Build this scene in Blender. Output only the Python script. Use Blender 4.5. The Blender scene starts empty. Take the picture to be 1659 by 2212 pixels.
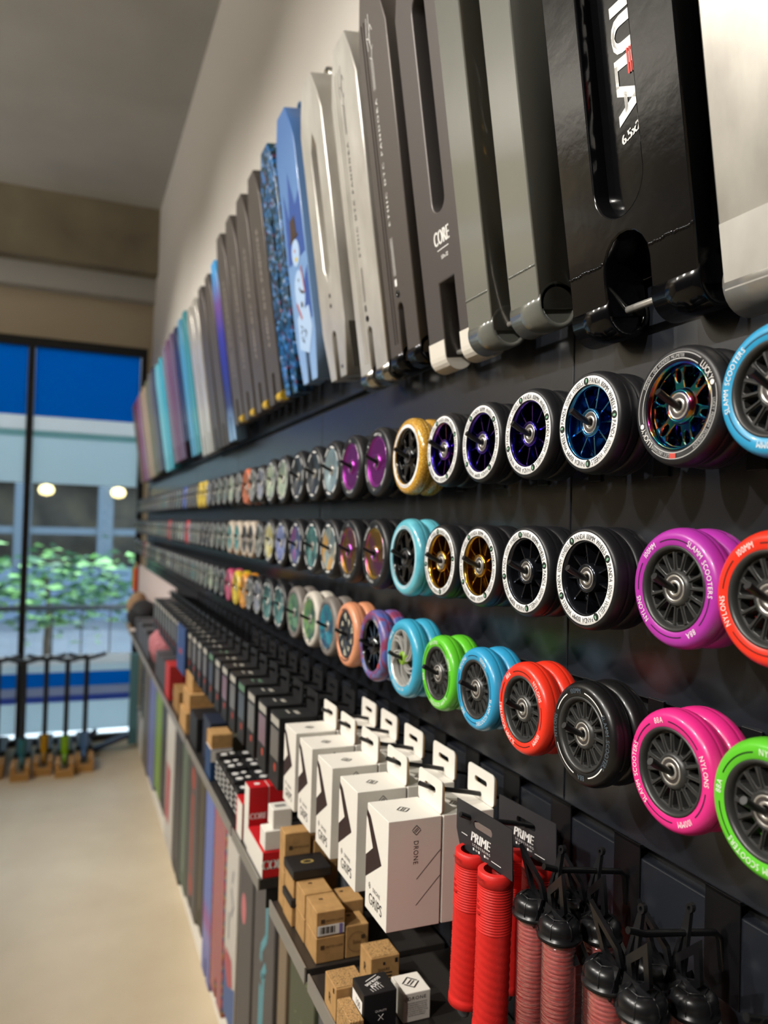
import bpy, bmesh, math, random
from mathutils import Matrix, Vector
random.seed(7)
PI = math.pi
SC = bpy.context.scene
C = SC.collection
T = math.tan(math.radians(8.5))

# ------------------------------------------------------------------ materials
def lin(h):
    if isinstance(h, str):
        h = h.lstrip('#'); h = [int(h[i:i + 2], 16) / 255 for i in (0, 2, 4)]
    return tuple(((c / 12.92) if c <= .04045 else ((c + .055) / 1.055) ** 2.4) for c in h) + (1.0,)
MATS = {}
def mat(name, col='#808080', rough=.5, metal=0., coat=0., spec=.5, bump=0., bscale=200., trans=0., emit=0., alpha=1., sss=0.):
    if name in MATS: return MATS[name]
    m = bpy.data.materials.new(name); m.use_nodes = True
    nt = m.node_tree; p = nt.nodes['Principled BSDF']
    p.inputs['Base Color'].default_value = lin(col)
    p.inputs['Roughness'].default_value = rough
    p.inputs['Metallic'].default_value = metal
    p.inputs['Coat Weight'].default_value = coat
    p.inputs['Coat Roughness'].default_value = .08
    p.inputs['Specular IOR Level'].default_value = spec
    p.inputs['Transmission Weight'].default_value = trans
    if emit:
        p.inputs['Emission Color'].default_value = lin(col); p.inputs['Emission Strength'].default_value = emit
    if bump:
        tc = nt.nodes.new('ShaderNodeTexCoord'); n = nt.nodes.new('ShaderNodeTexNoise'); b = nt.nodes.new('ShaderNodeBump')
        n.inputs['Scale'].default_value = bscale; n.inputs['Detail'].default_value = 4
        b.inputs['Strength'].default_value = bump; b.inputs['Distance'].default_value = .002
        nt.links.new(tc.outputs['Object'], n.inputs['Vector']); nt.links.new(n.outputs['Fac'], b.inputs['Height'])
        nt.links.new(b.outputs['Normal'], p.inputs['Normal'])
    MATS[name] = m; return m
def ramp_mat(name, stops, kind='noise', scale=20., rough=.35, metal=0., coat=0., detail=3., distort=0., stretch=(1, 1, 1), facing=0., interp='LINEAR', bump=0.):
    """procedural colour: noise / voronoi / wave in object space through a colour ramp"""
    if name in MATS: return MATS[name]
    m = bpy.data.materials.new(name); m.use_nodes = True
    nt = m.node_tree; N = nt.nodes; L = nt.links; p = N['Principled BSDF']
    p.inputs['Roughness'].default_value = rough; p.inputs['Metallic'].default_value = metal
    p.inputs['Coat Weight'].default_value = coat; p.inputs['Coat Roughness'].default_value = .08
    tc = N.new('ShaderNodeTexCoord'); mp = N.new('ShaderNodeMapping'); mp.inputs['Scale'].default_value = stretch
    L.new(tc.outputs['Object'], mp.inputs['Vector'])
    if kind == 'voronoi':
        t = N.new('ShaderNodeTexVoronoi'); t.inputs['Scale'].default_value = scale
        sep = N.new('ShaderNodeSeparateColor'); L.new(mp.outputs['Vector'], t.inputs['Vector']); L.new(t.outputs['Color'], sep.inputs['Color']); out = sep.outputs['Red']
    elif kind == 'wave':
        t = N.new('ShaderNodeTexWave'); t.inputs['Scale'].default_value = scale; t.inputs['Distortion'].default_value = distort
        t.bands_direction = 'DIAGONAL'
        L.new(mp.outputs['Vector'], t.inputs['Vector']); out = t.outputs['Fac']
    elif kind == 'grad':
        t = N.new('ShaderNodeSeparateXYZ'); L.new(mp.outputs['Vector'], t.inputs['Vector']); out = t.outputs['Y']
    else:
        t = N.new('ShaderNodeTexNoise'); t.inputs['Scale'].default_value = scale; t.inputs['Detail'].default_value = detail
        t.inputs['Distortion'].default_value = distort
        L.new(mp.outputs['Vector'], t.inputs['Vector']); out = t.outputs['Fac']
    if facing:
        lw = N.new('ShaderNodeLayerWeight'); lw.inputs['Blend'].default_value = .5
        mx = N.new('ShaderNodeMath'); mx.operation = 'MULTIPLY_ADD'; mx.inputs[1].default_value = facing
        L.new(lw.outputs['Facing'], mx.inputs[0]); L.new(out, mx.inputs[2])
        fr = N.new('ShaderNodeMath'); fr.operation = 'FRACT'; L.new(mx.outputs[0], fr.inputs[0]); out = fr.outputs[0]
    cr = N.new('ShaderNodeValToRGB'); cr.color_ramp.interpolation = interp
    e = cr.color_ramp.elements
    e[0].position, e[0].color = stops[0][0], lin(stops[0][1]); e[1].position, e[1].color = stops[-1][0], lin(stops[-1][1])
    for s in stops[1:-1]:
        x = e.new(s[0]); x.color = lin(s[1])
    L.new(out, cr.inputs['Fac']); L.new(cr.outputs['Color'], p.inputs['Base Color'])
    if bump:
        b = N.new('ShaderNodeBump'); b.inputs['Strength'].default_value = bump; b.inputs['Distance'].default_value = .002
        L.new(out, b.inputs['Height']); L.new(b.outputs['Normal'], p.inputs['Normal'])
    MATS[name] = m; return m

# ------------------------------------------------------------------ mesh building
class MB:
    def __init__(s): s.v = []; s.f = []; s.sm = []
    def add(s, vs, fs, smooth=False, M=None):
        o = len(s.v)
        s.v += [tuple(M @ Vector(v)) if M is not None else tuple(v) for v in vs]
        s.f += [tuple(i + o for i in f) for f in fs]; s.sm += [smooth] * len(fs); return s
    def box(s, x0, x1, y0, y1, z0, z1, M=None):
        v = [(x, y, z) for x in (x0, x1) for y in (y0, y1) for z in (z0, z1)]
        f = [(0, 1, 3, 2), (4, 6, 7, 5), (0, 4, 5, 1), (2, 3, 7, 6), (0, 2, 6, 4), (1, 5, 7, 3)]
        return s.add(v, f, False, M)
    def lathe(s, prof, n=48, M=None, smooth=True, close=False):
        """profile of (r, z) turned about local z"""
        v = []; f = []; k = len(prof)
        for i in range(n):
            a = 2 * PI * i / n; c, d = math.cos(a), math.sin(a)
            v += [(r * c, r * d, z) for r, z in prof]
        for i in range(n):
            j = (i + 1) % n
            for q in range(k if close else k - 1):
                w = (q + 1) % k
                f.append((i * k + q, j * k + q, j * k + w, i * k + w))
        return s.add(v, f, smooth, M)
    def tube(s, path, r, n=8, M=None, caps=True, smooth=True):
        path = [Vector(p) for p in path]; v = []; f = []
        rr = r if isinstance(r, (list, tuple)) else [r] * len(path)
        t0 = (path[1] - path[0]).normalized(); up = Vector((0, 0, 1)) if abs(t0.z) < .9 else Vector((1, 0, 0))
        for i, p in enumerate(path):
            t = (path[min(i + 1, len(path) - 1)] - path[max(i - 1, 0)]).normalized()
            a = t.cross(up).normalized(); b = t.cross(a).normalized()
            v += [p + (a * math.cos(2 * PI * k / n) + b * math.sin(2 * PI * k / n)) * rr[i] for k in range(n)]
        for i in range(len(path) - 1):
            for k in range(n):
                q = (k + 1) % n
                f.append((i * n + k, i * n + q, (i + 1) * n + q, (i + 1) * n + k))
        s.add(v, f, smooth, M)
        if caps:
            s.add(v[:n], [tuple(range(n))], False, M); s.add(v[-n:], [tuple(range(n - 1, -1, -1))], False, M)
        return s
    def prism(s, poly, z0, z1, M=None):
        """convex-ish polygon in xy extruded in z"""
        n = len(poly); v = [(x, y, z0) for x, y in poly] + [(x, y, z1) for x, y in poly]
        f = [tuple(range(n - 1, -1, -1)), tuple(range(n, 2 * n))] + [(i, (i + 1) % n, (i + 1) % n + n, i + n) for i in range(n)]
        return s.add(v, f, False, M)
    def mesh(s, me, M=None):
        return s.add([v.co.copy() for v in me.vertices], [tuple(p.vertices) for p in me.polygons], False, M)
    def build(s, name, m, parent=None, bevel=0., mw=None, fixn=True):
        me = bpy.data.meshes.new(name); me.from_pydata(s.v, [], s.f)
        if fixn:
            bm = bmesh.new(); bm.from_mesh(me)
            bmesh.ops.recalc_face_normals(bm, faces=bm.faces); bm.to_mesh(me); bm.free()
        me.polygons.foreach_set('use_smooth', s.sm); me.update()
        if m: me.materials.append(m)
        o = bpy.data.objects.new(name, me); C.objects.link(o)
        if parent: o.parent = parent
        if mw is not None: o.matrix_world = mw
        if bevel:
            b = o.modifiers.new('edge', 'BEVEL'); b.width = bevel; b.segments = 2; b.limit_method = 'ANGLE'
        return o
DG = bpy.context.evaluated_depsgraph_get
_tmp = 0
def curve_mesh(cu):
    o = bpy.data.objects.new('tmp', cu); C.objects.link(o); bpy.context.view_layer.update()
    me = bpy.data.meshes.new_from_object(o.evaluated_get(DG()))
    bpy.data.objects.remove(o); return me
def plate(outlines, th, bevel=0.):
    """2D outlines (first is the rim, others are holes) filled, thickness th from z=-th to 0"""
    cu = bpy.data.curves.new('tmp', 'CURVE'); cu.dimensions = '2D'; cu.fill_mode = 'BOTH'
    cu.extrude = max(th / 2 - bevel, 0); cu.bevel_depth = bevel; cu.bevel_resolution = 1; cu.offset = -bevel
    for pl in outlines:
        sp = cu.splines.new('POLY'); sp.points.add(len(pl) - 1)
        for q, p in zip(sp.points, pl): q.co = (p[0], p[1], 0, 1)
        sp.use_cyclic_u = True
    me = curve_mesh(cu); bpy.data.curves.remove(cu)
    for v in me.vertices: v.co.z -= th / 2
    return me
GL = {}
def glyphs(text, size=1., spacing=1.):
    """text mesh, baseline start at 0, height about size*0.73"""
    k = (text, spacing)
    if k not in GL:
        cu = bpy.data.curves.new('tmp', 'FONT'); cu.body = text; cu.size = 1; cu.space_character = spacing; cu.resolution_u = 3
        me = curve_mesh(cu); bpy.data.curves.remove(cu)
        xs = [v.co.x for v in me.vertices] or [0]
        GL[k] = (me, min(xs), max(xs))
    return GL[k]
def put_text(mb, text, h, M, align='c', spacing=1., sx=1., shear=0., bold=0.):
    """lettering of cap height h laid on the xy plane of frame M"""
    me, x0, x1 = glyphs(text, 1., spacing); s = h / .7
    off = {'c': -(x0 + x1) / 2, 'l': -x0, 'r': -x1}[align]
    S = Matrix(((s * sx, shear * s, 0, off * s * sx), (0, s, 0, -h / 2), (0, 0, 1, 0), (0, 0, 0, 1)))
    mb.mesh(me, M @ S)
    if bold:
        for d in (-bold, bold): mb.mesh(me, M @ Matrix.Translation((d, 0, .00003)) @ S)
def ring_text(mb, text, r, h, a_mid, z, rot=0., gap=.16, sx=1.):
    """letters round a circle, tops outward, read clockwise, centred on angle a_mid"""
    s = h / .7; ws = []
    for ch in text: ws.append(.35 if ch == ' ' else (glyphs(ch)[2] - glyphs(ch)[1]))
    tot = sum(ws) + gap * (len(text) - 1); x = -tot / 2
    for ch, w in zip(text, ws):
        if ch != ' ':
            a = a_mid - (x + w / 2) * s * sx / r
            M = Matrix.Rotation(a - PI / 2, 4, 'Z') @ Matrix.Translation((0, r, z))
            put_text(mb, ch, h, M, sx=sx)
        x += w + gap
def arc_band(mb, r0, r1, a0, a1, z, n=12):
    v = []; f = []
    for i in range(n + 1):
        a = a0 + (a1 - a0) * i / n; v += [(r0 * math.cos(a), r0 * math.sin(a), z), (r1 * math.cos(a), r1 * math.sin(a), z)]
    f = [(2 * i, 2 * i + 1, 2 * i + 3, 2 * i + 2) for i in range(n)]
    mb.add(v, f)
def circle(cx, cy, r, n=12, a0=0.): return [(cx + r * math.cos(a0 + 2 * PI * i / n), cy + r * math.sin(a0 + 2 * PI * i / n)) for i in range(n)]
def rrect(x0, x1, y0, y1, r, n=4):
    p = []
    for cx, cy, a in ((x1 - r, y1 - r, 0), (x0 + r, y1 - r, 90), (x0 + r, y0 + r, 180), (x1 - r, y0 + r, 270)):
        p += [(cx + r * math.cos(math.radians(a + 90 * i / n)), cy + r * math.sin(math.radians(a + 90 * i / n))) for i in range(n + 1)]
    return p
def frame(o, x, y, z):
    x, y, z = Vector(x), Vector(y), Vector(z)
    return Matrix(((x.x, y.x, z.x, o[0]), (x.y, y.y, z.y, o[1]), (x.z, y.z, z.z, o[2]), (0, 0, 0, 1)))
def on_wall(x, y, z): return frame((x, y, z), (-1, 0, 0), (0, 0, 1), (0, 1, 0))       # faces the room
def near_face(x, y, z): return frame((x, y, z), (0, -1, 0), (0, 0, 1), (-1, 0, 0))    # faces -X
def top_face(x, y, z): return frame((x, y, z), (0, -1, 0), (1, 0, 0), (0, 0, 1))
def tag(o, label, cat, group=None):
    o['label'] = label; o['category'] = cat
    if group: o['group'] = group
    return o
def thing(name, label, cat, M=None, group=None):
    o = bpy.data.objects.new(name, None); C.objects.link(o); o.empty_display_size = .02
    if M is not None: o.matrix_world = M
    return tag(o, label, cat, group)
def part(src, name, m, parent, bevel=0., smooth=None):
    """a part from an MB or from a mesh"""
    if isinstance(src, MB): o = src.build(name, m, parent, bevel)
    else:
        src.materials.clear(); src.materials.append(m)
        o = bpy.data.objects.new(name, src); C.objects.link(o); o.parent = parent
    return o
def struct(o): o['kind'] = 'structure'; return o
def dup(root, M, label, group=None, skip=()):
    r = root.copy(); C.objects.link(r); r.matrix_world = M; r['label'] = label
    if group: r['group'] = group
    elif 'group' in r: del r['group']
    for ch in list(root.children):
        if ch.name.split('.')[0] in skip: continue
        c = ch.copy(); C.objects.link(c); c.parent = r
        for g in list(ch.children):
            d = g.copy(); C.objects.link(d); d.parent = c
    return r
ORD = ['first', 'second', 'third', 'fourth', 'fifth', 'sixth', 'seventh', 'eighth', 'ninth', 'tenth', 'eleventh', 'twelfth', 'thirteenth',
       'fourteenth', 'fifteenth', 'sixteenth', 'seventeenth', 'eighteenth', 'nineteenth', 'twentieth', 'twenty-first', 'twenty-second',
       'twenty-third', 'twenty-fourth', 'twenty-fifth', 'twenty-sixth', 'twenty-seventh', 'twenty-eighth', 'twenty-ninth', 'thirtieth']

# ------------------------------------------------------------------ shared materials
RUB = mat('black_rubber', '#17171a', .42)
BLK = mat('black_plastic', '#161617', .38)
BLKM = mat('black_powder_coat', '#0e0e10', .33)
BLKG = mat('black_gloss', '#07070a', .12, coat=.6)
STEEL = mat('bearing_steel', '#d2cfc8', .25, .7)
SHIELD = mat('bearing_shield', '#5b5654', .45, .6)
WHITE = mat('white_print', '#e9e7e2', .5)
WPRINT = mat('white_ring_print', '#e8e7e4', .45)
DPRINT = mat('grey_print', '#4a4b50', .5)
INK = mat('black_ink', '#17141a', .5)
CARD = mat('white_carton', '#e2ddd3', .55, bump=.05, bscale=400)
KRAFT = ramp_mat('kraft_carton', [(.35, '#a37d4c'), (.65, '#b48c58')], scale=60, rough=.7)
KRAFTP = ramp_mat('kraft_doodle_print', [(.44, '#b18a57'), (.5, '#5f4a2e'), (.56, '#b18a57')], scale=260, rough=.7, detail=1.)
BCARD = mat('black_carton', '#1b1b1d', .45)
DCARD = mat('charcoal_card', '#262629', .5)
RAW = ramp_mat('raw_aluminium', [(.3, '#bdb9b1'), (.7, '#e2dfd8')], scale=14, rough=.28, metal=.5, stretch=(1, .5, 1), detail=5)
RAWD = mat('polished_aluminium', '#c3c0b8', .2, 1.)

# ------------------------------------------------------------------ the room
GY = 0.0
def room():
    # floor
    fm = ramp_mat('beige_floor', [(.3, '#c0ae90'), (.7, '#cdbc9f')], scale=3, rough=.5, detail=6)
    struct(MB().box(-4, 6.62, -.02, 9, -.1, 0).build('floor', fm))
    wm = mat('white_wall_paint', '#d6d0c7', .75, bump=.08, bscale=60)
    struct(MB().box(-4, 6.8, -.2, -.02, -.1, 4.27).build('wall_right', wm))
    cm = ramp_mat('plaster_ceiling', [(.3, '#aaa8a2'), (.7, '#b6b4ae')], scale=2, rough=.85, detail=6)
    struct(MB().box(-4, 6.8, -.2, 9, 4.25, 4.4).build('ceiling', cm))
    conc = ramp_mat('concrete_beam', [(.25, '#6f6655'), (.75, '#8a8069')], scale=3.2, rough=.9, detail=8)
    struct(MB().box(6.3, 6.62, -.02, 9, 3.74, 4.25).build('trim_1', conc))
    struct(MB().box(6.46, 6.62, -.02, 9, 3.56, 3.74).build('trim_2', mat('grey_white_paint', '#aaa9a4', .8)))
    hw = mat('far_wall_paint', '#b3a68f', .8)
    w = MB(); w.box(6.6, 6.8, -.02, 9, 3.2, 3.56); w.box(6.6, 6.8, -.02, .012, 0, 3.2); w.box(6.6, 6.8, 2.45, 9, 0, 3.2)
    struct(w.build('wall_far', hw))
    struct(MB().box(-4, 6.8, 7.4, 7.6, -.1, 4.27).build('wall_left', mat('grey_wall', '#4a4846', .8))); struct(MB().box(-3.2, -3., -.2, 7.6, -.1, 4.27).build('wall_back', mat('grey_wall')))
    struct(MB().box(-.7, 6.6, -.02, .004, .0, .262).build('baseboard_right', mat('white_skirting', '#f0ece4', .6)))
room()

# black display panels fixed to the wall, in tiers between hook rails
RAIL = [2.212, 2.062, 1.912, 1.762, 1.612, 1.462]
PM = mat('panel_black', '#1e2127', .27, spec=1.)
def panels():
    bays = [-.735, .265 - .5, .765, 1.765, 2.765, 3.765, 4.765, 5.765, 6.3]
    n = 3
    tops = [2.30] + RAIL[1:] + [1.312, 1.153, .95, .8, .65, .5]
    for b in range(len(bays) - 1):
        x0, x1 = bays[b] + .0006, bays[b + 1] - .0006
        for k in range(len(tops)):
            z1 = tops[k] - .012; z0 = tops[k + 1] if k + 1 < len(tops) else .27
            mb = MB().box(x0, x1, -.019, 0., z0 + .001, z1)
            o = struct(mb.build('trim_%d' % n, PM, bevel=.0015)); n += 1
    # one dark hook rail behind every gap
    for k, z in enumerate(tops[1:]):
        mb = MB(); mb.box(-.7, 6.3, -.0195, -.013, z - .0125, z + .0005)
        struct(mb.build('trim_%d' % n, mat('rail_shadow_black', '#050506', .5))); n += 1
panels()

# ------------------------------------------------------------------ far window
def window():
    fr = mat('window_frame_black', '#121316', .45)
    gl = bpy.data.materials.new('window_glass'); gl.use_nodes = True
    nt = gl.node_tree; N = nt.nodes; L = nt.links; N.remove(N['Principled BSDF'])
    tr = N.new('ShaderNodeBsdfTransparent'); go = N.new('ShaderNodeBsdfGlossy'); mx = N.new('ShaderNodeMixShader'); fz = N.new('ShaderNodeFresnel')
    go.inputs['Roughness'].default_value = .02; tr.inputs['Color'].default_value = (.93, .97, .97, 1)
    L.new(fz.outputs[0], mx.inputs[0]); L.new(tr.outputs[0], mx.inputs[1]); L.new(go.outputs[0], mx.inputs[2]); L.new(mx.outputs[0], N['Material Output'].inputs[0])
    def film(name, col, tl=.75):
        m = bpy.data.materials.new(name); m.use_nodes = True
        nt = m.node_tree; N = nt.nodes; L = nt.links; N.remove(N['Principled BSDF'])
        a = N.new('ShaderNodeBsdfTranslucent'); d = N.new('ShaderNodeBsdfDiffuse'); x = N.new('ShaderNodeMixShader')
        a.inputs[0].default_value = lin(col); d.inputs[0].default_value = lin(col); x.inputs[0].default_value = tl
        L.new(d.outputs[0], x.inputs[1]); L.new(a.outputs[0], x.inputs[2]); L.new(x.outputs[0], N['Material Output'].inputs[0]); return m
    w = bpy.data.objects.new('window_1', None); C.objects.link(w); w.location = (6.64, 1.2, 0); w['kind'] = 'structure'
    X = 0.
    f = MB(); f.box(-.03, .03, -1.188, 1.25, 3.13, 3.2); f.box(-.03, .03, -1.188, 1.25, 0, .05)
    f.box(-.03, .03, -1.188, -1.14, .05, 3.13); f.box(-.03, .03, 1.2, 1.25, .05, 3.13)
    part(f, 'window_frame', fr, w)
    part(MB().box(-.035, .035, -.342, -.295, .05, 3.13), 'mullion', fr, w)
    part(MB().box(0, .006, -1.14, -.342, .05, 3.13), 'pane', gl, w); part(MB().box(0, .006, -.295, 1.2, .05, 3.13), 'pane', gl, w)
    blue = film('deep_blue_film', '#0ea0e0'); lb = film('pale_blue_film', '#eefaff'); wh = film('white_film', '#ffffff'); gy = film('grey_film', '#c2c6d6'); gb = film('slate_blue_film', '#6f86c6'); gg = film('grey_green_film', '#b4d6d6')
    for z0, z1, m in ((2.585, 3.13, blue), (2.47, 2.585, wh), (2.42, 2.47, gg), (2.055, 2.42, lb),
                      (.62, .70, wh), (.56, .62, lb), (.445, .56, blue), (.375, .445, gy), (.325, .375, gb), (.09, .325, lb)):
        for y0, y1 in ((-1.135, -.345), (-.292, 1.195)):
            part(MB().box(-.004, -.001, y0, y1, z0, z1), 'film_stripe', m, w)
window()

# ------------------------------------------------------------------ outside
def outside():
    struct(MB().box(6.8, 22, -9, 12, -.25, -.05).build('pavement', ramp_mat('grey_paving', [(.3, '#3f4852'), (.7, '#4c5661')], scale=2, rough=.8)))
    struct(MB().box(6.8, 8.3, -9, 12, -.05, -.03).build('sunlit_strip', mat('sunlit_pale', '#c4c8cc', .8)))  # added pale strip, sunlit ground in its colour, brightens the film
    b = thing('shop_building', 'grey building across the street with blue-grey pillars and lit ground floor', 'building', Matrix.Translation((15, 0, 0)))
    part(MB().box(.6, 1., -9, 10, 0, 2.6), 'wall', ramp_mat('dim_shop_interior', [(.3, '#2c2a25'), (.5, '#46423a'), (.75, '#5c5546')], scale=1.6, rough=.8, detail=4), b)
    part(MB().box(-.1, 1., -9, 10, 2.6, 5), 'fascia', mat('fascia_brown', '#4a463e', .8), b)
    part(MB().box(-.1, 1., -9, 10, -.2, .9), 'plinth', mat('blue_grey_wall', '#52637a', .8), b)
    pm = mat('pillar_blue_grey', '#46535f', .7)
    for y in (-1.35, -.02, 1.35, 2.7, -2.7): part(MB().box(-.15, .25, y - .13, y + .13, .9, 2.6), 'pillar', pm, b)
    part(MB().box(-.12, .2, -9, 10, 1.5, 1.62), 'crossbar', pm, b)
    for y, z in ((.98, 2.28), (-.22, 2.28)):
        part(MB().lathe([(.001, .1), (.1, .07), (.13, 0), (.1, -.07), (.001, -.1)], 16, Matrix.Translation((-.2, y, z))), 'lamp', mat('warm_lamp', '#ffdf98', .5, emit=3.), b)
    t = thing('street_tree', 'leafy green tree growing on the street behind the window', 'tree', Matrix.Translation((9.6, .75, -.05)))
    part(MB().tube([(0, 0, 0), (.03, .02, .4), (-.02, 0, .8), (.02, .05, 1.15)], [.05, .04, .032, .02]), 'trunk', mat('bark', '#4a4034', .9), t)
    rnd = random.Random(3)
    for name, m, n, seed in (('foliage', mat('leaf_green', '#2c5a3a', .5), 520, 1), ('pale_foliage', mat('leaf_pale', '#7fae68', .45), 240, 2)):
        mb = MB(); rnd.seed(seed)
        for i in range(n):
            a = rnd.uniform(0, 2 * PI); rr = rnd.random() ** .5
            x, y, z = .7 * rr * math.cos(a), 1.15 * rr * math.sin(a), 1.0 + rnd.gauss(0, .2) + .1 * math.cos(a * 3)
            M = Matrix.Translation((x, y, z)) @ Matrix.Rotation(rnd.uniform(0, 6.3), 4, 'Z') @ Matrix.Rotation(rnd.uniform(-.9, .9), 4, 'X')
            s = rnd.uniform(.06, .12)
            mb.add([(-s, 0, 0), (-.3 * s, .45 * s, .02), (s, 0, 0), (-.3 * s, -.45 * s, .02)], [(0, 3, 2, 1)], False, M)
        o = mb.build(name, m, t, fixn=False); o['kind'] = 'stuff'
    r = thing('street_railing', 'dark metal railing behind the scooters outside the window', 'railing', Matrix.Translation((8.0, 0, -.05)))
    dm = mat('railing_dark', '#23272b', .5)
    part(MB().box(-.02, .02, -1.5, 4, .95, 1.0), 'top_rail', dm, r)
    part(MB().box(-.02, .02, -1.5, 4, .12, .16), 'bottom_rail', dm, r)
    for i in range(20): part(MB().box(-.008, .008, -1.4 + i * .26, -1.384 + i * .26, .16, .95), 'bar', dm, r)
    tag(MB().box(8.6, 8.66, -.39, -.33, -.05, 1.55).build('signpost', mat('grey_post', '#5d6a74', .6)), 'slim grey post standing outside the window beyond the railing', 'post')
outside()

# ------------------------------------------------------------------ scooters by the window
def scooters():
    cols = ['#2f6f8a', '#4a4f58', '#2f7f8f', '#d9a21e', '#8fc61f', '#5b86c0']
    names = ['teal blue', 'dark grey', 'blue', 'yellow', 'lime green', 'light blue']
    wood = mat('plywood', '#b98a4c', .6); bk = mat('scooter_black', '#1c1e22', .4)
    for i, y in enumerate((.62, .44, .27, .13, -.01, -.14)):
        x = 5.95
        t = thing('kick_scooter', '%s stunt scooter with black bars standing by the window' % names[i], 'scooter', frame((x + .08 * (i % 2), .55 + y, .0), (1, 0, 0), (0, 1, 0), (0, 0, 1)), 'scooters parked by the window')
        cm = mat('scooter_paint_%d' % i, cols[i], .35, coat=.3)
        part(MB().tube([(.05, 0, .17), (.0, 0, .78)], .017), 'bar_post', bk, t)
        part(MB().tube([(0, -.13, .8), (0, -.03, .77), (0, .03, .77), (0, .13, .8)], .015), 'handlebar', bk, t)
        part(MB().tube([(.055, 0, .1), (.045, 0, .22)], .028), 'head_tube', cm, t)
        part(MB().box(.08, .5, -.055, .055, .075, .11), 'deck', bk, t, .006)
        for k, (wx, wz) in enumerate(((.05, .055), (.53, .055))):
            part(MB().lathe([(.012, .012), (.045, .012), (.055, 0), (.045, -.012), (.012, -.012)], 20, Matrix.Translation((wx, 0, wz)) @ Matrix.Rotation(PI / 2, 4, 'X')), 'wheel', cm, t)
        s = thing('scooter_stand', 'plywood floor stand holding the %s scooter' % names[i], 'stand', Matrix.Translation((x + .08 * (i % 2) - .09, .55 + y, 0)), 'plywood scooter stands')
        part(MB().box(-.09, .10, -.06, -.03, 0, .09), 'side_board', wood, s); part(MB().box(-.09, .10, .03, .06, 0, .09), 'side_board', wood, s)
        part(MB().box(-.12, -.09, -.06, .06, 0, .05), 'end_board', wood, s)
scooters()
t = thing('fallen_scooter_deck', 'dark blue scooter deck leaning beside the scooters under the window', 'scooter deck', Matrix.Translation((6.35, .34, 0)))
part(MB().box(-.06, .02, -.28, .18, .0, .03, Matrix.Rotation(-.35, 4, 'X')), 'board', mat('navy_paint', '#2a3650', .4), t)
part(MB().tube([(0, .1, .03), (0, -.02, .16)], .02), 'head_tube', mat('navy_paint'), t)

# ------------------------------------------------------------------ wheels
def tyre_prof(R, ri, w=.024, flat=None, rim=.0105):
    """closed profile of a tyre: inner radius ri, flat side wall to radius flat, rounded tread"""
    h = w / 2; flat = flat or ri + .006
    p = [(ri, -rim), (ri, rim), (ri + .0015, h - .0004), (flat, h)]
    for i in range(1, 8):
        a = PI / 2 * (1 - i / 8); p.append((flat + (R - flat) * math.cos(a) ** .85, h * math.sin(a) ** .85))
    p.append((R, .0006)); p.append((R - .0004, 0))
    return p + [(r, -z) for r, z in reversed(p[2:-1])]
FZ = .0122
def bearing(parent, boss=.0115, ring=STEEL, z=.008):
    mb = MB().lathe([(.0042, z - .004), (.0042, z), (.0062, z + .0006), (.0068, z - .0004), (.0095, z - .0004), (.010, z + .0006), (boss, z), (boss, z - .004)], 32)
    b = part(mb, 'bearing', ring, parent)
    part(MB().lathe([(.0067, z - .0001), (.0096, z - .0001)], 32), 'bearing_shield', SHIELD, b)
    return b
def spokes(mb, n, r0, r1, w0, w1, z0, z1, twist=0., a0=0., seg=1):
    for i in range(n):
        a = a0 + 2 * PI * i / n; pts = []
        for k in range(seg + 1):
            q = k / seg; r = r0 + (r1 - r0) * q; aa = a + twist * q; w = w0 + (w1 - w0) * q
            c, s = math.cos(aa), math.sin(aa); pts.append(((r * c, r * s), (-s * w / 2, c * w / 2)))
        for k in range(seg):
            (p, d), (q2, e) = pts[k], pts[k + 1]
            v = []
            for (pp, dd) in ((p, d), (q2, e)):
                for sg in (-1, 1):
                    for zz in (z0, z1): v.append((pp[0] + sg * dd[0], pp[1] + sg * dd[1], zz))
            mb.add(v, [(0, 1, 3, 2), (4, 6, 7, 5), (0, 4, 5, 1), (2, 3, 7, 6), (0, 2, 6, 4), (1, 5, 7, 3)])
HIDE = Matrix.Translation((0, 0, -50))
PROTO = {}
def new_wheel(key):
    o = bpy.data.objects.new('scooter_wheel_assembly', None); C.objects.link(o); o['category'] = 'scooter wheel'; o['label'] = ''
    PROTO[key] = o; return o
MESH = {}
def shared(key, fn, name, m, parent):
    """part whose mesh data is made once; the material sits on the object slot"""
    if key not in MESH:
        o = fn().build(name, m, parent); MESH[key] = o.data; return o
    o = bpy.data.objects.new(name, MESH[key]); C.objects.link(o); o.parent = parent
    o.material_slots[0].link = 'OBJECT'; o.material_slots[0].material = m
    return o
def share_bearing(key, parent, boss, ring, z, shield=SHIELD):
    def a(): return MB().lathe([(.0042, z - .004), (.0042, z), (.0062, z + .0006), (.0068, z - .0004), (.0095, z - .0004), (.010, z + .0006), (boss, z), (boss, z - .004)], 32)
    b = shared(key + 'b', a, 'bearing', ring, parent)
    shared(key + 's', lambda: MB().lathe([(.0067, z - .0001), (.0096, z - .0001)], 32), 'bearing_shield', shield, b)

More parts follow.
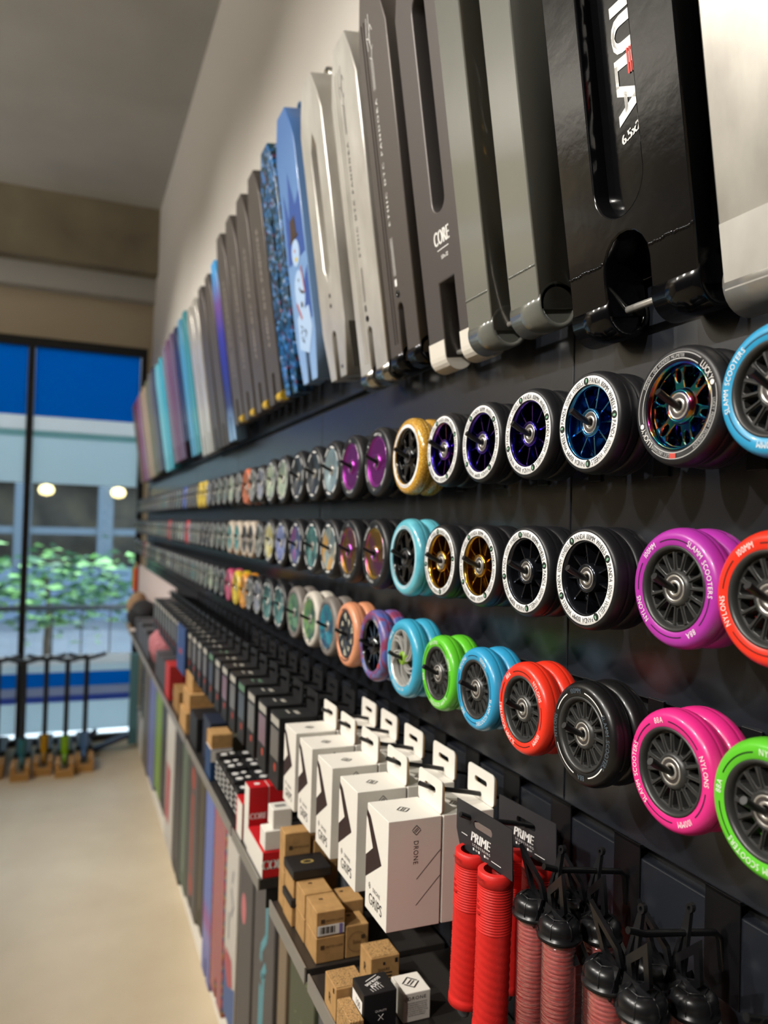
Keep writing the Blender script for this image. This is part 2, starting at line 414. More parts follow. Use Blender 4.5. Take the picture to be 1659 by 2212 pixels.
# --- moulded nylon-hub wheel with printed ring
def slamm_hub():
    mb = MB()
    holes = []
    for i in range(15):
        a = 2 * PI * i / 15; p = []
        for r, d in ((.0165, .08), (.0185, .115), (.024, .138), (.0280, .142), (.0298, .10), (.0298, -.10), (.0280, -.142), (.024, -.138), (.0185, -.115), (.0165, -.08)):
            p.append((r * math.cos(a + d), r * math.sin(a + d)))
        holes.append(p)
    mb.mesh(plate([circle(0, 0, .0325, 60)] + holes + [circle(0, 0, .0045, 16)], .010, .0006), Matrix.Translation((0, 0, .0062)))
    mb.lathe([(.0315, .006), (.0318, .0098), (.0335, .0118), (.0352, .0122), (.0352, .006)], 60)
    mb.lathe([(.0108, .005), (.0108, .0098), (.0135, .0098), (.0152, .0062)], 40)
    for i in range(15):
        a = 2 * PI * (i + .5) / 15
        v = lambda r, w, z: (r * math.cos(a) - w * math.sin(a), r * math.sin(a) + w * math.cos(a), z)
        mb.add([v(.0145, -.0008, .006), v(.0145, .0008, .006), v(.0305, .0018, .006), v(.0305, -.0018, .006), v(.0148, -.0004, .0078), v(.0148, .0004, .0078), v(.030, .001, .0076), v(.030, -.001, .0076)],
               [(4, 5, 6, 7), (0, 4, 7, 3), (1, 2, 6, 5), (2, 3, 7, 6), (0, 1, 5, 4)])
    return mb
def slamm_text(t, a):
    mb = MB(); ring_text(mb, t, .0408, .0048, math.radians(a), FZ, gap=.14, sx=.82); return mb
def slamm_arc(a0, a1):
    mb = MB(); arc_band(mb, .0396, .0407, math.radians(a0), math.radians(a1), FZ); return mb
NYL = mat('nylon_hub', '#333332', .36)
def slamm(key, m, text=WHITE, arcs=None):
    o = new_wheel(key)
    shared('sl_t', lambda: MB().lathe(tyre_prof(.05, .0345, .0242, .0415), 72, close=True), 'tyre', m, o)
    shared('sl_h', slamm_hub, 'hub', NYL, o); share_bearing('sl', o, .0112, STEEL, .0098)
    for t, a in (('88A', 0), ('SLAMM SCOOTERS', 88), ('100MM', 190), ('NYLONS', 268)): shared('sl_x' + t, lambda: slamm_text(t, a), 'lettering', text, o)
    for a0, a1 in ((16, 52), (124, 170), (210, 244), (292, 344)): shared('sl_a%d' % a0, lambda: slamm_arc(a0, a1), 'printed_arc', arcs or mat('arc_' + key, '#3a1436', .5), o)
    return o
PU = lambda n, c: mat('pu_' + n, c, .33, spec=.5, coat=.15)
slamm('slamm_blue', PU('blue', '#2f97c4'), arcs=mat('arc_b', '#16324a')); slamm('slamm_purple', PU('purple', '#a8309e'))
slamm('slamm_pink', PU('pink', '#dc2b82')); slamm('slamm_red', PU('red', '#e6331f'), arcs=mat('arc_r', '#50130d'))
slamm('slamm_green', PU('green', '#5cc02b'), arcs=mat('arc_g', '#12380f'))
slamm('slamm_black', PU('black', '#131314'), text=mat('slate_print', '#56646e', .5), arcs=WPRINT)

# --- ten-spoke metal-core wheel with white printed side ring
def panda_hub():
    mb = MB()
    mb.lathe([(.0338, -.010), (.0338, .006), (.0346, .0105), (.0362, .0112), (.0362, -.010)], 64)
    mb.lathe([(.0105, -.008), (.0105, .0095), (.0132, .0105), (.0145, .008), (.0145, -.008)], 40)
    spokes(mb, 9, .0142, .0340, .0016, .0016, -.006, .005, a0=PI / 2 - .3)
    return mb
def panda_text(q):
    mb = MB(); ring_text(mb, 'PANDA 100MM WHEELS', .0403, .0050, PI / 2 * q + PI / 4, FZ + .0003, gap=.1, sx=.68); return mb
def panda_emblem(q):
    M = Matrix.Rotation(PI / 2 * q - PI / 2, 4, 'Z') @ Matrix.Translation((0, .0402, FZ + .00035))
    return MB().add([(p[0], p[1], 0) for p in circle(0, 0, .0037, 14)], [tuple(range(14))], False, M)
def panda_emblem2(q):
    M = Matrix.Rotation(PI / 2 * q - PI / 2, 4, 'Z') @ Matrix.Translation((.0006, .0405, FZ + .0006))
    return MB().add([(p[0] * .6, p[1], 0) for p in circle(0, 0, .0020, 10)], [tuple(range(10))], False, M)
def panda(key, m):
    o = new_wheel(key)
    shared('pa_t', lambda: MB().lathe(tyre_prof(.05, .0362, .0242, .0452), 72, close=True), 'tyre', RUB, o)
    r = shared('pa_r', lambda: MB().lathe([(.0364, FZ - .0003), (.0366, FZ), (.0446, FZ), (.0448, FZ - .0003)], 72), 'printed_ring', WPRINT, o)
    for q in range(4):
        shared('pa_x%d' % q, lambda: panda_text(q), 'lettering', DPRINT, r)
        shared('pa_e%d' % q, lambda: panda_emblem(q), 'emblem', mat('emblem_dark', '#152019'), o)
        shared('pa_f%d' % q, lambda: panda_emblem2(q), 'emblem_patch', mat('emblem_green', '#7fae90'), o)
    shared('pa_h', panda_hub, 'hub', m, o); share_bearing('pa', o, .0106, STEEL, .0092)
OIL = [(0., '#2a1a8c'), (.25, '#8a1fa0'), (.45, '#d0408a'), (.6, '#e09a30'), (.75, '#2aa0a0'), (1., '#2038b0')]
panda('panda_blue', ramp_mat('blue_chrome', [(.2, '#2450a8'), (.6, '#3f8fd8'), (.9, '#8fd0ee')], scale=30, rough=.12, metal=1., facing=.3))
panda('panda_violet', ramp_mat('violet_chrome', [(.2, '#1c1c66'), (.6, '#3a2f9a'), (.9, '#6a4ac0')], scale=30, rough=.12, metal=1., facing=.6))
panda('panda_oil', ramp_mat('violet_orange_chrome', [(.2, '#2f3aa8'), (.5, '#4a3ab0'), (.66, '#8a4ac0'), (.82, '#e09a60')], scale=40, rough=.12, metal=1., facing=.2))
panda('panda_black', mat('black_chrome', '#454851', .14, .9))
panda('panda_gold', mat('gold_chrome', '#c79a3c', .14, 1.))

# --- forked-spoke oil-slick wheel
def lucky_hub(R=.0362):
    holes = []
    for i in range(6):
        a = 2 * PI * i / 6 + .2
        holes.append([((r) * math.cos(a + d), r * math.sin(a + d)) for r, d in ((.0165, .16), (.022, .27), (.0285, .31), (.0325, .26), (.033, 0), (.0325, -.26), (.0285, -.31), (.022, -.27), (.0165, -.16))])
        b = a + PI / 6
        holes.append([(.0268 * math.cos(b) + .0058 * math.cos(t) * math.cos(b) - .0028 * math.sin(t) * math.sin(b), .0268 * math.sin(b) + .0058 * math.cos(t) * math.sin(b) + .0028 * math.sin(t) * math.cos(b)) for t in [2 * PI * k / 12 for k in range(12)]])
    mb = MB().mesh(plate([circle(0, 0, R - .001, 60)] + holes + [circle(0, 0, .0045, 16)], .012, .0012), Matrix.Translation((0, 0, .005)))
    mb.lathe([(R - .0025, -.01), (R - .0025, .006), (R - .0016, .0108), (R, .0114), (R, -.01)], 64)
    mb.lathe([(.0112, .004), (.0112, .0095), (.0138, .0098), (.0152, .005)], 40)
    return mb
def lucky_text():
    mb = MB()
    ring_text(mb, 'LUCKY', .0412, .0052, math.radians(35), FZ + .0003, gap=.08, sx=.8); ring_text(mb, 'LUCKY', .0412, .0052, math.radians(215), FZ + .0003, gap=.08, sx=.8)
    for q in (19, 199):
        a = math.radians(q); mb.mesh(plate([circle(.0412 * math.cos(a), .0412 * math.sin(a), .0022, 10)], .0002), Matrix.Translation((0, 0, FZ + .0004)))
    return mb
def lucky_rings():
    mb = MB()
    for a0, a1 in ((52, 196), (232, 376)):
        arc_band(mb, .0434, .0441, math.radians(a0), math.radians(a1), FZ + .0002, 40); arc_band(mb, .0384, .0392, math.radians(a0), math.radians(a1), FZ + .0002, 40)
    ring_text(mb, 'FOREVER - ONE HUNDRED MILLIMETER', .0413, .0028, math.radians(115), FZ + .0003, gap=.1, sx=.75)
    ring_text(mb, 'LUCKY PREMIUM TECHNOLOGY', .0413, .0028, math.radians(330), FZ + .0003, gap=.1, sx=.75)
    ring_text(mb, 'QUALITY URETHANE', .0413, .0028, math.radians(250), FZ + .0003, gap=.1, sx=.75)
    return mb
o = new_wheel('lucky')
part(MB().lathe(tyre_prof(.0505, .0362, .0245, .045), 72, close=True), 'tyre', RUB, o)
part(lucky_hub(), 'hub', ramp_mat('oil_slick', OIL, scale=34, rough=.1, metal=1., facing=.9), o); share_bearing('lu', o, .0112, STEEL, .0095)
part(lucky_text(), 'lettering', WHITE, o); part(lucky_rings(), 'printed_ring', mat('ring_grey', '#b4b4b2', .5), o)
rd = MB(); arc_band(rd, .0392, .0434, math.radians(262), math.radians(272), FZ + .0004); part(rd, 'red_badge', mat('badge_red', '#c2483e'), o)

# --- 120 mm wheels
RB = .0578
def perf_hub(R=.0405):
    holes = []
    d = .0044
    for i in range(-10, 11):
        for j in range(-11, 12):
            x = d * (i + .5 * (j % 2)); y = d * .866 * j; r = math.hypot(x, y)
            if .0135 < r < R - .0035: holes.append(circle(x, y, .00178, 6, PI / 6))
    mb = MB().mesh(plate([circle(0, 0, R, 64)] + holes, .003, .0), Matrix.Translation((0, 0, .0088)))
    mb.lathe([(R - .001, .006), (R - .0008, .0105), (R + .0004, .0112), (R + .001, .0112), (R + .001, .006)], 64)
    mb.lathe([(.0105, .007), (.0105, .0115), (.0122, .0115), (.0135, .0088)], 40)
    return mb
def honey_text():
    mb = MB()
    for a in (20, 140, 260): ring_text(mb, 'HONEYCORE', .0456, .0045, math.radians(a), FZ + .0002, gap=.12, sx=.8)
    for a in (80, 200, 320):
        ring_text(mb, '- R -', .0456, .005, math.radians(a), FZ + .0002, gap=.2)
    return mb
def honey(key, m):
    o = new_wheel(key)
    shared('ho_t', lambda: MB().lathe(tyre_prof(RB, .0414, .0242, .0505), 72, close=True), 'tyre', RUB, o)
    shared('ho_h', perf_hub, 'hub', m, o)
    shared('ho_d', lambda: MB().lathe([(.0045, .002), (.041, .002)], 48), 'hub_core', mat('core_dark', '#08080a', .5), o)
    share_bearing('ho', o, .0106, mat('dark_bearing', '#3a3a3d', .35, .8), .0108)
    shared('ho_x', honey_text, 'lettering', WPRINT, o)
honey('honey_purple', mat('anodised_purple', '#a03ca0', .3, .8)); honey('honey_oil', ramp_mat('oil_soft', [(.2, '#2a7ab0'), (.45, '#7a3aa0'), (.6, '#c060a0'), (.8, '#c0a040')], scale=25, rough=.25, metal=.9, facing=.4))
def bone_hub(R=.0408):
    holes = []
    for i in range(5):
        a = 2 * PI * i / 5 + .35
        holes.append([(r * math.cos(a + d), r * math.sin(a + d)) for r, d in ((.0155, .10), (.0175, .34), (.023, .40), (.029, .30), (.0345, .28), (.0375, .12), (.0375, -.12), (.034, -.2), (.027, -.14), (.020, -.16), (.0155, -.12))])
        b = a + .62
        holes.append([(r * math.cos(b + d), r * math.sin(b + d)) for r, d in ((.0265, .0), (.031, .15), (.0365, .22), (.0378, .0), (.0365, -.18), (.031, -.14))])
    mb = MB().mesh(plate([circle(0, 0, R, 64)] + holes + [circle(0, 0, .0045, 16)], .012, .0012), Matrix.Translation((0, 0, .006)))
    mb.lathe([(R - .0022, -.01), (R - .0022, .006), (R - .0012, .0108), (R + .0006, .0114), (R + .0006, -.01)], 64)
    mb.lathe([(.0112, .004), (.0112, .0095), (.0138, .0098), (.0152, .005)], 40)
    return mb
def bone(key, m, ringm):
    o = new_wheel(key)
    shared('bo_t', lambda: MB().lathe(tyre_prof(RB, .0414, .0255, .0475), 72, close=True), 'tyre', m, o)
    shared('bo_h', bone_hub, 'hub', BLKG, o); share_bearing('bo', o, .0106, mat('dark_bearing'), .0095)
    r = shared('bo_r', lambda: MB().lathe([(.0424, FZ + .0006), (.0472, FZ + .0006)], 64), 'printed_ring', ringm, o)
    def tx():
        mb = MB()
        for a in (0, 120, 240): ring_text(mb, 'ONE HUNDRED FIFTEEN MILLIMETER', .0448, .0022, math.radians(a), FZ + .0009, gap=.12, sx=.8)
        return mb
    shared('bo_x', tx, 'lettering', DPRINT, r)
bone('gold', ramp_mat('gold_glitter', [(.3, '#a8741c'), (.55, '#c8962e'), (.8, '#f0dc8a')], scale=500, rough=.22, coat=.8, detail=1.), WPRINT)
bone('pearl', ramp_mat('pearl_blue', [(.3, '#3c8fa8'), (.7, '#63b8c8')], scale=40, rough=.28, coat=.6, facing=.3), mat('ring_pale_blue', '#a9c7d2', .5))
# silver swirl hub
def mfx_hub():
    mb = MB()
    for i in range(6):
        for off in (0, .24):
            spokes(mb, 1, .010, .0400, .0020, .0030, .003, .0095, twist=.75, a0=2 * PI * i / 7 + off, seg=6)
    mb.lathe([(.0395, -.01), (.0395, .007), (.0402, .0108), (.0416, .0114), (.0416, -.01)], 64)
    return mb
o = new_wheel('mfx')
part(MB().lathe(tyre_prof(RB, .0414, .0255, .048), 72, close=True), 'tyre', PU('sky', '#3aa0c2'), o)
part(MB().lathe([(.0045, .001), (.041, .001)], 48), 'hub_core', mat('core_dark'), o)
part(mfx_hub(), 'hub', mat('silver_swirl', '#e0ded8', .25, .6), o)
part(MB().lathe([(.0045, .004), (.0045, .0112), (.009, .0115), (.0102, .010), (.0102, .004)], 32), 'bearing', mat('bearing_green', '#7ea62a', .35), o)
mb = MB(); ring_text(mb, 'MFX', .0452, .0056, math.radians(80), FZ + .0009, sx=1.1); ring_text(mb, 'MFX SWITCH BLADE - 120MM MADNESS', .0452, .0045, math.radians(-8), FZ + .0009, gap=.1, sx=.7); ring_text(mb, 'MFX', .0452, .0056, math.radians(255), FZ + .0009, sx=1.1)
part(mb, 'lettering', WHITE, o)
# marbled tyre
o = new_wheel('swirl')
part(MB().lathe(tyre_prof(RB, .0414, .0255, .048), 72, close=True), 'tyre', ramp_mat('marble_pu', [(.36, '#4a5fa0'), (.46, '#6a5a94'), (.52, '#8a3550'), (.58, '#64406c'), (.7, '#5a7ab0')], scale=22, rough=.35, distort=1.2, detail=1.), o)
mb = MB(); spokes(mb, 10, .0135, .0398, .0045, .0022, -.002, .006); mb.lathe([(.0392, -.01), (.0392, .006), (.0402, .0108), (.0416, .0114), (.0416, -.01)], 64); mb.lathe([(.0105, .0), (.0105, .0095), (.014, .0098), (.0152, .0)], 40)
part(mb, 'hub', BLKG, o); share_bearing('bo', o, .0106, mat('dark_bearing'), .0095)
mb = MB(); ring_text(mb, 'LUCKY', .0455, .006, math.radians(40), FZ + .0009, gap=.08, sx=.8); ring_text(mb, 'LUCKY', .0455, .006, math.radians(220), FZ + .0009, gap=.08, sx=.8); ring_text(mb, 'QUALITY URETHANE', .0452, .003, math.radians(-15), FZ + .0009); part(mb, 'lettering', WHITE, o)
mb = MB(); arc_band(mb, .043, .047, math.radians(-62), math.radians(-50), FZ + .0009); part(mb, 'red_badge', mat('badge_red'), o)
# flowered disc hub, peach tyre
def disc_hub(): return MB().lathe([(.0045, .0095), (.012, .0095), (.0125, .0102), (.0385, .0100), (.0402, .0112), (.0416, .0112), (.0416, .004)], 56)
o = new_wheel('peach')
part(MB().lathe(tyre_prof(RB, .0414, .0255, .048), 72, close=True), 'tyre', PU('peach', '#d8926c'), o)
h = part(disc_hub(), 'hub', mat('navy_disc', '#16202c', .4), o)
mb = MB(); rnd = random.Random(5)
for i in range(9):
    a = 2 * PI * i / 9 + .3; r = .027 + .006 * (i % 2); cx, cy = r * math.cos(a), r * math.sin(a); s = .0062 if i % 2 else .0045
    for k in range(5):
        b = 2 * PI * k / 5 + i; mb.add([(cx + s * .62 * math.cos(b) + s * .45 * math.cos(t), cy + s * .62 * math.sin(b) + s * .45 * math.sin(t), .0103) for t in [2 * PI * q / 8 for q in range(8)]], [tuple(range(8))])
    for k in range(2):
        b = a + 1.2 + k * 2.2; mb.tube([(cx + s * math.cos(b), cy + s * math.sin(b), .0103), (cx + s * 2.0 * math.cos(b + .3), cy + s * 2.0 * math.sin(b + .3), .0103)], [.0009, .0003], 5)
part(mb, 'printed_flowers', mat('flower_print', '#b5b09c', .5), h)
share_bearing('di', o, .0106, mat('dark_bearing'), .0105)
mb = MB()
for a0, a1 in ((20, 75), (-75, -20), (110, 150), (200, 240)): arc_band(mb, .0432, .0465, math.radians(a0), math.radians(a1), FZ + .0009)
part(mb, 'printed_arcs', mat('arc_peach', '#6a4636'), o)
# plain disc-hub wheels seen out of focus
def disc(key, tyre, hubm):
    o = new_wheel(key)
    shared('di_t', lambda: MB().lathe(tyre_prof(RB, .0414, .0245, .049), 48, close=True), 'tyre', tyre, o)
    shared('di_h', disc_hub, 'hub', hubm, o); share_bearing('di', o, .0106, STEEL, .0105)
    def rg():
        mb = MB()
        for q in range(8): arc_band(mb, .0432, .0462, 2 * PI * q / 8, 2 * PI * q / 8 + .5, FZ + .0003, 6)
        return mb
    shared('di_r', rg, 'printed_ring', WPRINT if tyre is RUB else DPRINT, o)
GT = mat('grey_pu', '#77706a', .45); WT = mat('white_pu', '#c5beb2', .45); BT = mat('beige_pu', '#b7aa9a', .45)
def pat(n, a, b, c, s=45): return ramp_mat('pattern_' + n, [(.35, a), (.5, b), (.65, c)], scale=s, rough=.35, metal=.3, detail=2)
disc('d_strip', RUB, ramp_mat('striped_silver_blue', [(.3, '#8fa6ae'), (.5, '#c3c9bf'), (.7, '#6c8896')], 'wave', 60, .3, .4, distort=2))
disc('d_dark', RUB, pat('dark', '#23272c', '#3a4148', '#1d2024')); disc('d_palegreen', RUB, pat('palegreen', '#8fa08c', '#b0baa0', '#74857a'))
disc('d_lilacgrey', RUB, pat('lilacgrey', '#6a6e80', '#8e93a0', '#50545e')); disc('d_grey', RUB, pat('grey', '#5a6060', '#8a8c84', '#3c4042'))
disc('d_orange', PU('orange', '#c96a3e'), pat('orangehub', '#8a4a30', '#c87a50', '#503024')); disc('d_yellow', PU('yellow', '#cdb02c'), pat('yellowhub', '#b09a30', '#d8c040', '#6a6020'))
disc('d_blue', PU('cobalt', '#2c4a9a'), pat('bluehub', '#2a3c80', '#4560b0', '#1a2450')); disc('d_red', PU('crimson', '#a83038'), pat('redhub', '#803038', '#b84a50', '#401a20'))
disc('d_greyorange', RUB, pat('greyorange', '#6c7f86', '#8b9a98', '#c99a50', 30)); disc('d_purple', RUB, pat('purplehub', '#4a3c78', '#3c5c80', '#7a4a80'))
disc('d_lilac', RUB, pat('lilachub', '#6c78a8', '#8b95c0', '#545e8c')); disc('d_lime', RUB, pat('limehub', '#9aa088', '#c3c09a', '#b0a040'))
disc('d_whitedark', BT, pat('whitedarkhub', '#2a2a2c', '#4a4848', '#1d1d1f')); disc('d_whiteteal', BT, pat('whitetealhub', '#2f7a7c', '#5aa0a0', '#2a5a5c'))
disc('d_bluehub', GT, pat('blueturquoise', '#3a6a90', '#2f8fa0', '#2a4a68')); disc('d_greenwhite', WT, pat('greenwhite', '#4a8068', '#78a060', '#34584c'))
disc('d_greengrey', GT, pat('greengrey', '#4a7a6a', '#6f9a74', '#35564c')); disc('d_teal', RUB, pat('tealhub', '#3c6a6c', '#5a8a88', '#2a4a4c'))
disc('d_pink', PU('rose', '#b8466a'), pat('rosehub', '#8a3a54', '#c06080', '#502030')); disc('d_amber', PU('amber', '#d08a2c'), pat('amberhub', '#a07030', '#e0a040', '#604020'))
disc('d_greygreen', RUB, pat('greygreenhub', '#4c6058', '#728078', '#38443e'))
DESC = {'slamm_blue': 'blue scooter wheel with black spoked hub', 'slamm_purple': 'purple scooter wheel with black spoked hub', 'slamm_pink': 'pink scooter wheel with black spoked hub',
        'slamm_red': 'red scooter wheel with black spoked hub', 'slamm_green': 'lime green scooter wheel with black spoked hub', 'slamm_black': 'all-black scooter wheel with white arcs',
        'panda_blue': 'white-ringed wheel with bright blue spokes', 'panda_violet': 'white-ringed wheel with dark violet spokes', 'panda_oil': 'white-ringed wheel with violet and orange spokes',
        'panda_black': 'white-ringed wheel with black spokes', 'panda_gold': 'white-ringed wheel with gold spokes', 'lucky': 'black scooter wheel with rainbow oil-slick hub',
        'honey_purple': 'black wheel with perforated purple hub', 'honey_oil': 'black wheel with perforated rainbow hub', 'gold': 'gold glitter scooter wheel with black hub',
        'pearl': 'pearl blue scooter wheel with black hub', 'mfx': 'sky blue wheel with silver swirl spokes', 'swirl': 'marbled blue and red scooter wheel', 'peach': 'peach wheel with flowered dark hub',
        'd_strip': 'black wheel with striped silver-blue disc', 'd_dark': 'black wheel with dark disc hub', 'd_palegreen': 'wheel with pale green disc hub', 'd_lilacgrey': 'wheel with lilac-grey disc hub',
        'd_grey': 'wheel with grey disc hub', 'd_orange': 'orange scooter wheel', 'd_yellow': 'yellow scooter wheel', 'd_blue': 'cobalt blue scooter wheel', 'd_red': 'red scooter wheel',
        'd_greyorange': 'wheel with grey and orange disc hub', 'd_purple': 'wheel with purple patterned disc hub', 'd_lilac': 'wheel with lilac blue disc hub', 'd_lime': 'wheel with pale yellow-green disc hub',
        'd_whitedark': 'off-white wheel with dark hub', 'd_whiteteal': 'off-white wheel with teal hub', 'd_bluehub': 'grey wheel with turquoise blue disc hub', 'd_greenwhite': 'white wheel with green disc hub',
        'd_greengrey': 'grey wheel with green disc hub', 'd_teal': 'wheel with teal disc hub', 'd_pink': 'rose pink scooter wheel', 'd_amber': 'amber scooter wheel', 'd_greygreen': 'wheel with grey-green disc hub'}
COLX = [.402, .495, .612, .718, .822, .926, 1.045, 1.168, 1.294, 1.406, 1.52, 1.642, 1.772, 1.889, 2.006, 2.108, 2.19, 2.297, 2.41]
while COLX[-1] < 6.15: COLX.append(COLX[-1] + .108)
ROWZ = {'top': 1.887, 'middle': 1.737, 'bottom': 1.588}
NC = len(COLX)
far = ['d_grey', 'd_dark', 'd_greygreen', 'd_dark', 'd_lilacgrey', 'd_grey', 'd_teal', 'd_dark', 'd_palegreen', 'd_greygreen']
def fill(lst, spec, seed):
    r = random.Random(seed)
    while len(lst) < NC: lst.append(spec.get(len(lst)) or r.choice(far))
    return lst
ROWS = {
 'top': fill(['slamm_blue', 'lucky', 'panda_blue', 'panda_violet', 'panda_violet', 'panda_oil', 'gold', 'honey_purple', 'honey_purple', 'd_strip', 'd_dark', 'd_dark', 'd_palegreen', 'd_palegreen', 'd_lilacgrey', 'd_grey', 'd_orange', 'd_grey', 'd_palegreen'], {23: 'd_yellow', 24: 'd_yellow', 28: 'd_blue'}, 1),
 'middle': fill(['slamm_red', 'slamm_purple', 'panda_black', 'panda_black', 'panda_gold', 'panda_gold', 'pearl', 'honey_oil', 'honey_oil', 'd_greyorange', 'd_teal', 'd_purple', 'd_lilac', 'd_lime', 'd_grey', 'd_whitedark', 'd_whitedark', 'd_whiteteal', 'd_whiteteal'], {19: 'd_greygreen', 20: 'd_greygreen', 27: 'd_red', 29: 'd_palegreen', 33: 'd_red'}, 2),
 'bottom': fill(['slamm_green', 'slamm_pink', 'slamm_black', 'slamm_red', 'slamm_blue', 'slamm_green', 'mfx', 'swirl', 'peach', 'd_bluehub', 'd_greenwhite', 'd_greengrey', 'd_teal', 'd_teal', 'd_lilacgrey', 'd_grey', 'd_amber', 'd_yellow', 'd_pink'], {25: 'd_teal', 46: 'd_red', 44: 'd_whitedark'}, 3)}
ROT = {('top', 0): 75, ('top', 1): 0, ('middle', 0): -70, ('middle', 1): -58, ('bottom', 0): 172, ('bottom', 1): 108, ('bottom', 2): -87, ('bottom', 3): 130, ('bottom', 4): 230, ('bottom', 5): 196,
       ('top', 2): 4, ('top', 3): 20, ('top', 4): 38, ('top', 5): 25, ('middle', 2): 30, ('middle', 3): 12, ('middle', 4): 33, ('middle', 5): 8}
HK = {}
def hook(x, z, label, group, L=.112, rise=.010):
    if L not in HK:
        o = thing('display_hook', '', 'hook')
        part(MB().tube([(0, -.002, 0), (0, 0, 0), (0, 0, L * .5), (0, 0, L - .02), (0, rise * .55, L - .008), (0, rise, L)], .0031, 10), 'rod', BLKM, o)
        part(MB().box(-.011, .011, -.048, .028, .0005, .003), 'back_plate', BLKM, o, .0006)
        HK[L] = o; o.matrix_world = on_wall(x, 0, z); tag(o, label, 'hook', group); return o
    return dup(HK[L], on_wall(x, 0, z), label, group)
seen = {}
for row, z in ROWZ.items():
    for i, key in enumerate(ROWS[row]):
        x = COLX[i]; rot = math.radians(ROT.get((row, i), random.uniform(0, 360)))
        d = DESC[key]
        if i < 24:
            lab = 'outer %s, %s hook of the %s row' % (d, ORD[i], row); grp = '%s row of scooter wheels' % row
        else:
            lab = 'out-of-focus %s far along the %s row' % (d, row); grp = 'far wheels of the %s row, %s' % (row, d)
        def place(y, lab, grp, rt, skip=()):
            M = on_wall(x, y, z) @ Matrix.Rotation(rt, 4, 'Z') @ Matrix.Scale(SCL, 4)
            if not seen.get(key):
                seen[key] = True; o = PROTO[key]; o.matrix_world = M; o['label'] = lab; o['group'] = grp; return
            dup(PROTO[key], M, lab, grp, skip)
        SCL = .89 if i >= 14 else 1.
        place(.081, lab, grp, rot)
        if i < 19: place(.0562, 'inner %s, %s hook of the %s row' % (d, ORD[i], row), '%s row of scooter wheels' % row, rot + 1.)
        if i < 24: hook(x, z, 'black hook carrying the %s, %s in the %s row' % (' '.join(d.split()[:3]), ORD[i], row), '%s row of hooks' % row, .112 if i < 12 else .101)
        else: hook(x, z, 'black hook at the out-of-focus far end of the %s wheel row' % row, 'far hooks of the %s row' % row, .101)
for k, o in list(PROTO.items()):
    if not seen.get(k):
        for ch in list(o.children_recursive): bpy.data.objects.remove(ch)
        bpy.data.objects.remove(o)

# ------------------------------------------------------------------ decks hung by their necks along the top
def arc(cx, cy, r, a0, a1, n=14): return [(cx + r * math.cos(math.radians(a0 + (a1 - a0) * i / n)), cy + r * math.sin(math.radians(a0 + (a1 - a0) * i / n))) for i in range(n + 1)]
def slot(x0, x1, y0, y1, top=True):
    r = (x1 - x0) / 2; c = (x0 + x1) / 2
    return arc(c, y0 + r, r, 180, 360) + (arc(c, y1 - r, r, 0, 180) if top else [(x1, y1), (x0, y1)])
def deck_outline(w, L, s, hn, square=False, taper=0.):
    h = w / 2
    n = [(-s, hn), (s, hn)] if square else [(s * math.cos(math.radians(a)), hn - s + s * math.sin(math.radians(a))) for a in range(180, -1, -20)]
    bl = [(-h + taper, 0)] if not taper else [(-h, .10), (-h + taper, 0)]
    br = [(h - taper, 0)] if not taper else [(h - taper, 0), (h, .10)]
    pts = bl + [(-s, 0)] + n + [(s, 0)] + br + [(h, L - .055), (h * .78, L - .015), (.030, L + .03), (-.030, L + .03), (-h * .78, L - .015), (-h, L - .055)]
    return list(reversed(pts))
def deck_frame(x0, x1, z0, yo=0.):
    if z0 < 1.5: return on_wall((x0 + x1) / 2, .07, z0)
    c, s = math.cos(math.radians(8.5)), math.sin(math.radians(8.5))
    return frame(((x0 + x1) / 2, yo + (.055 + (z0 - 2.01) * T if z0 > 1.5 else .058), z0), (-1, 0, 0), (0, s, c), (0, c, -s))
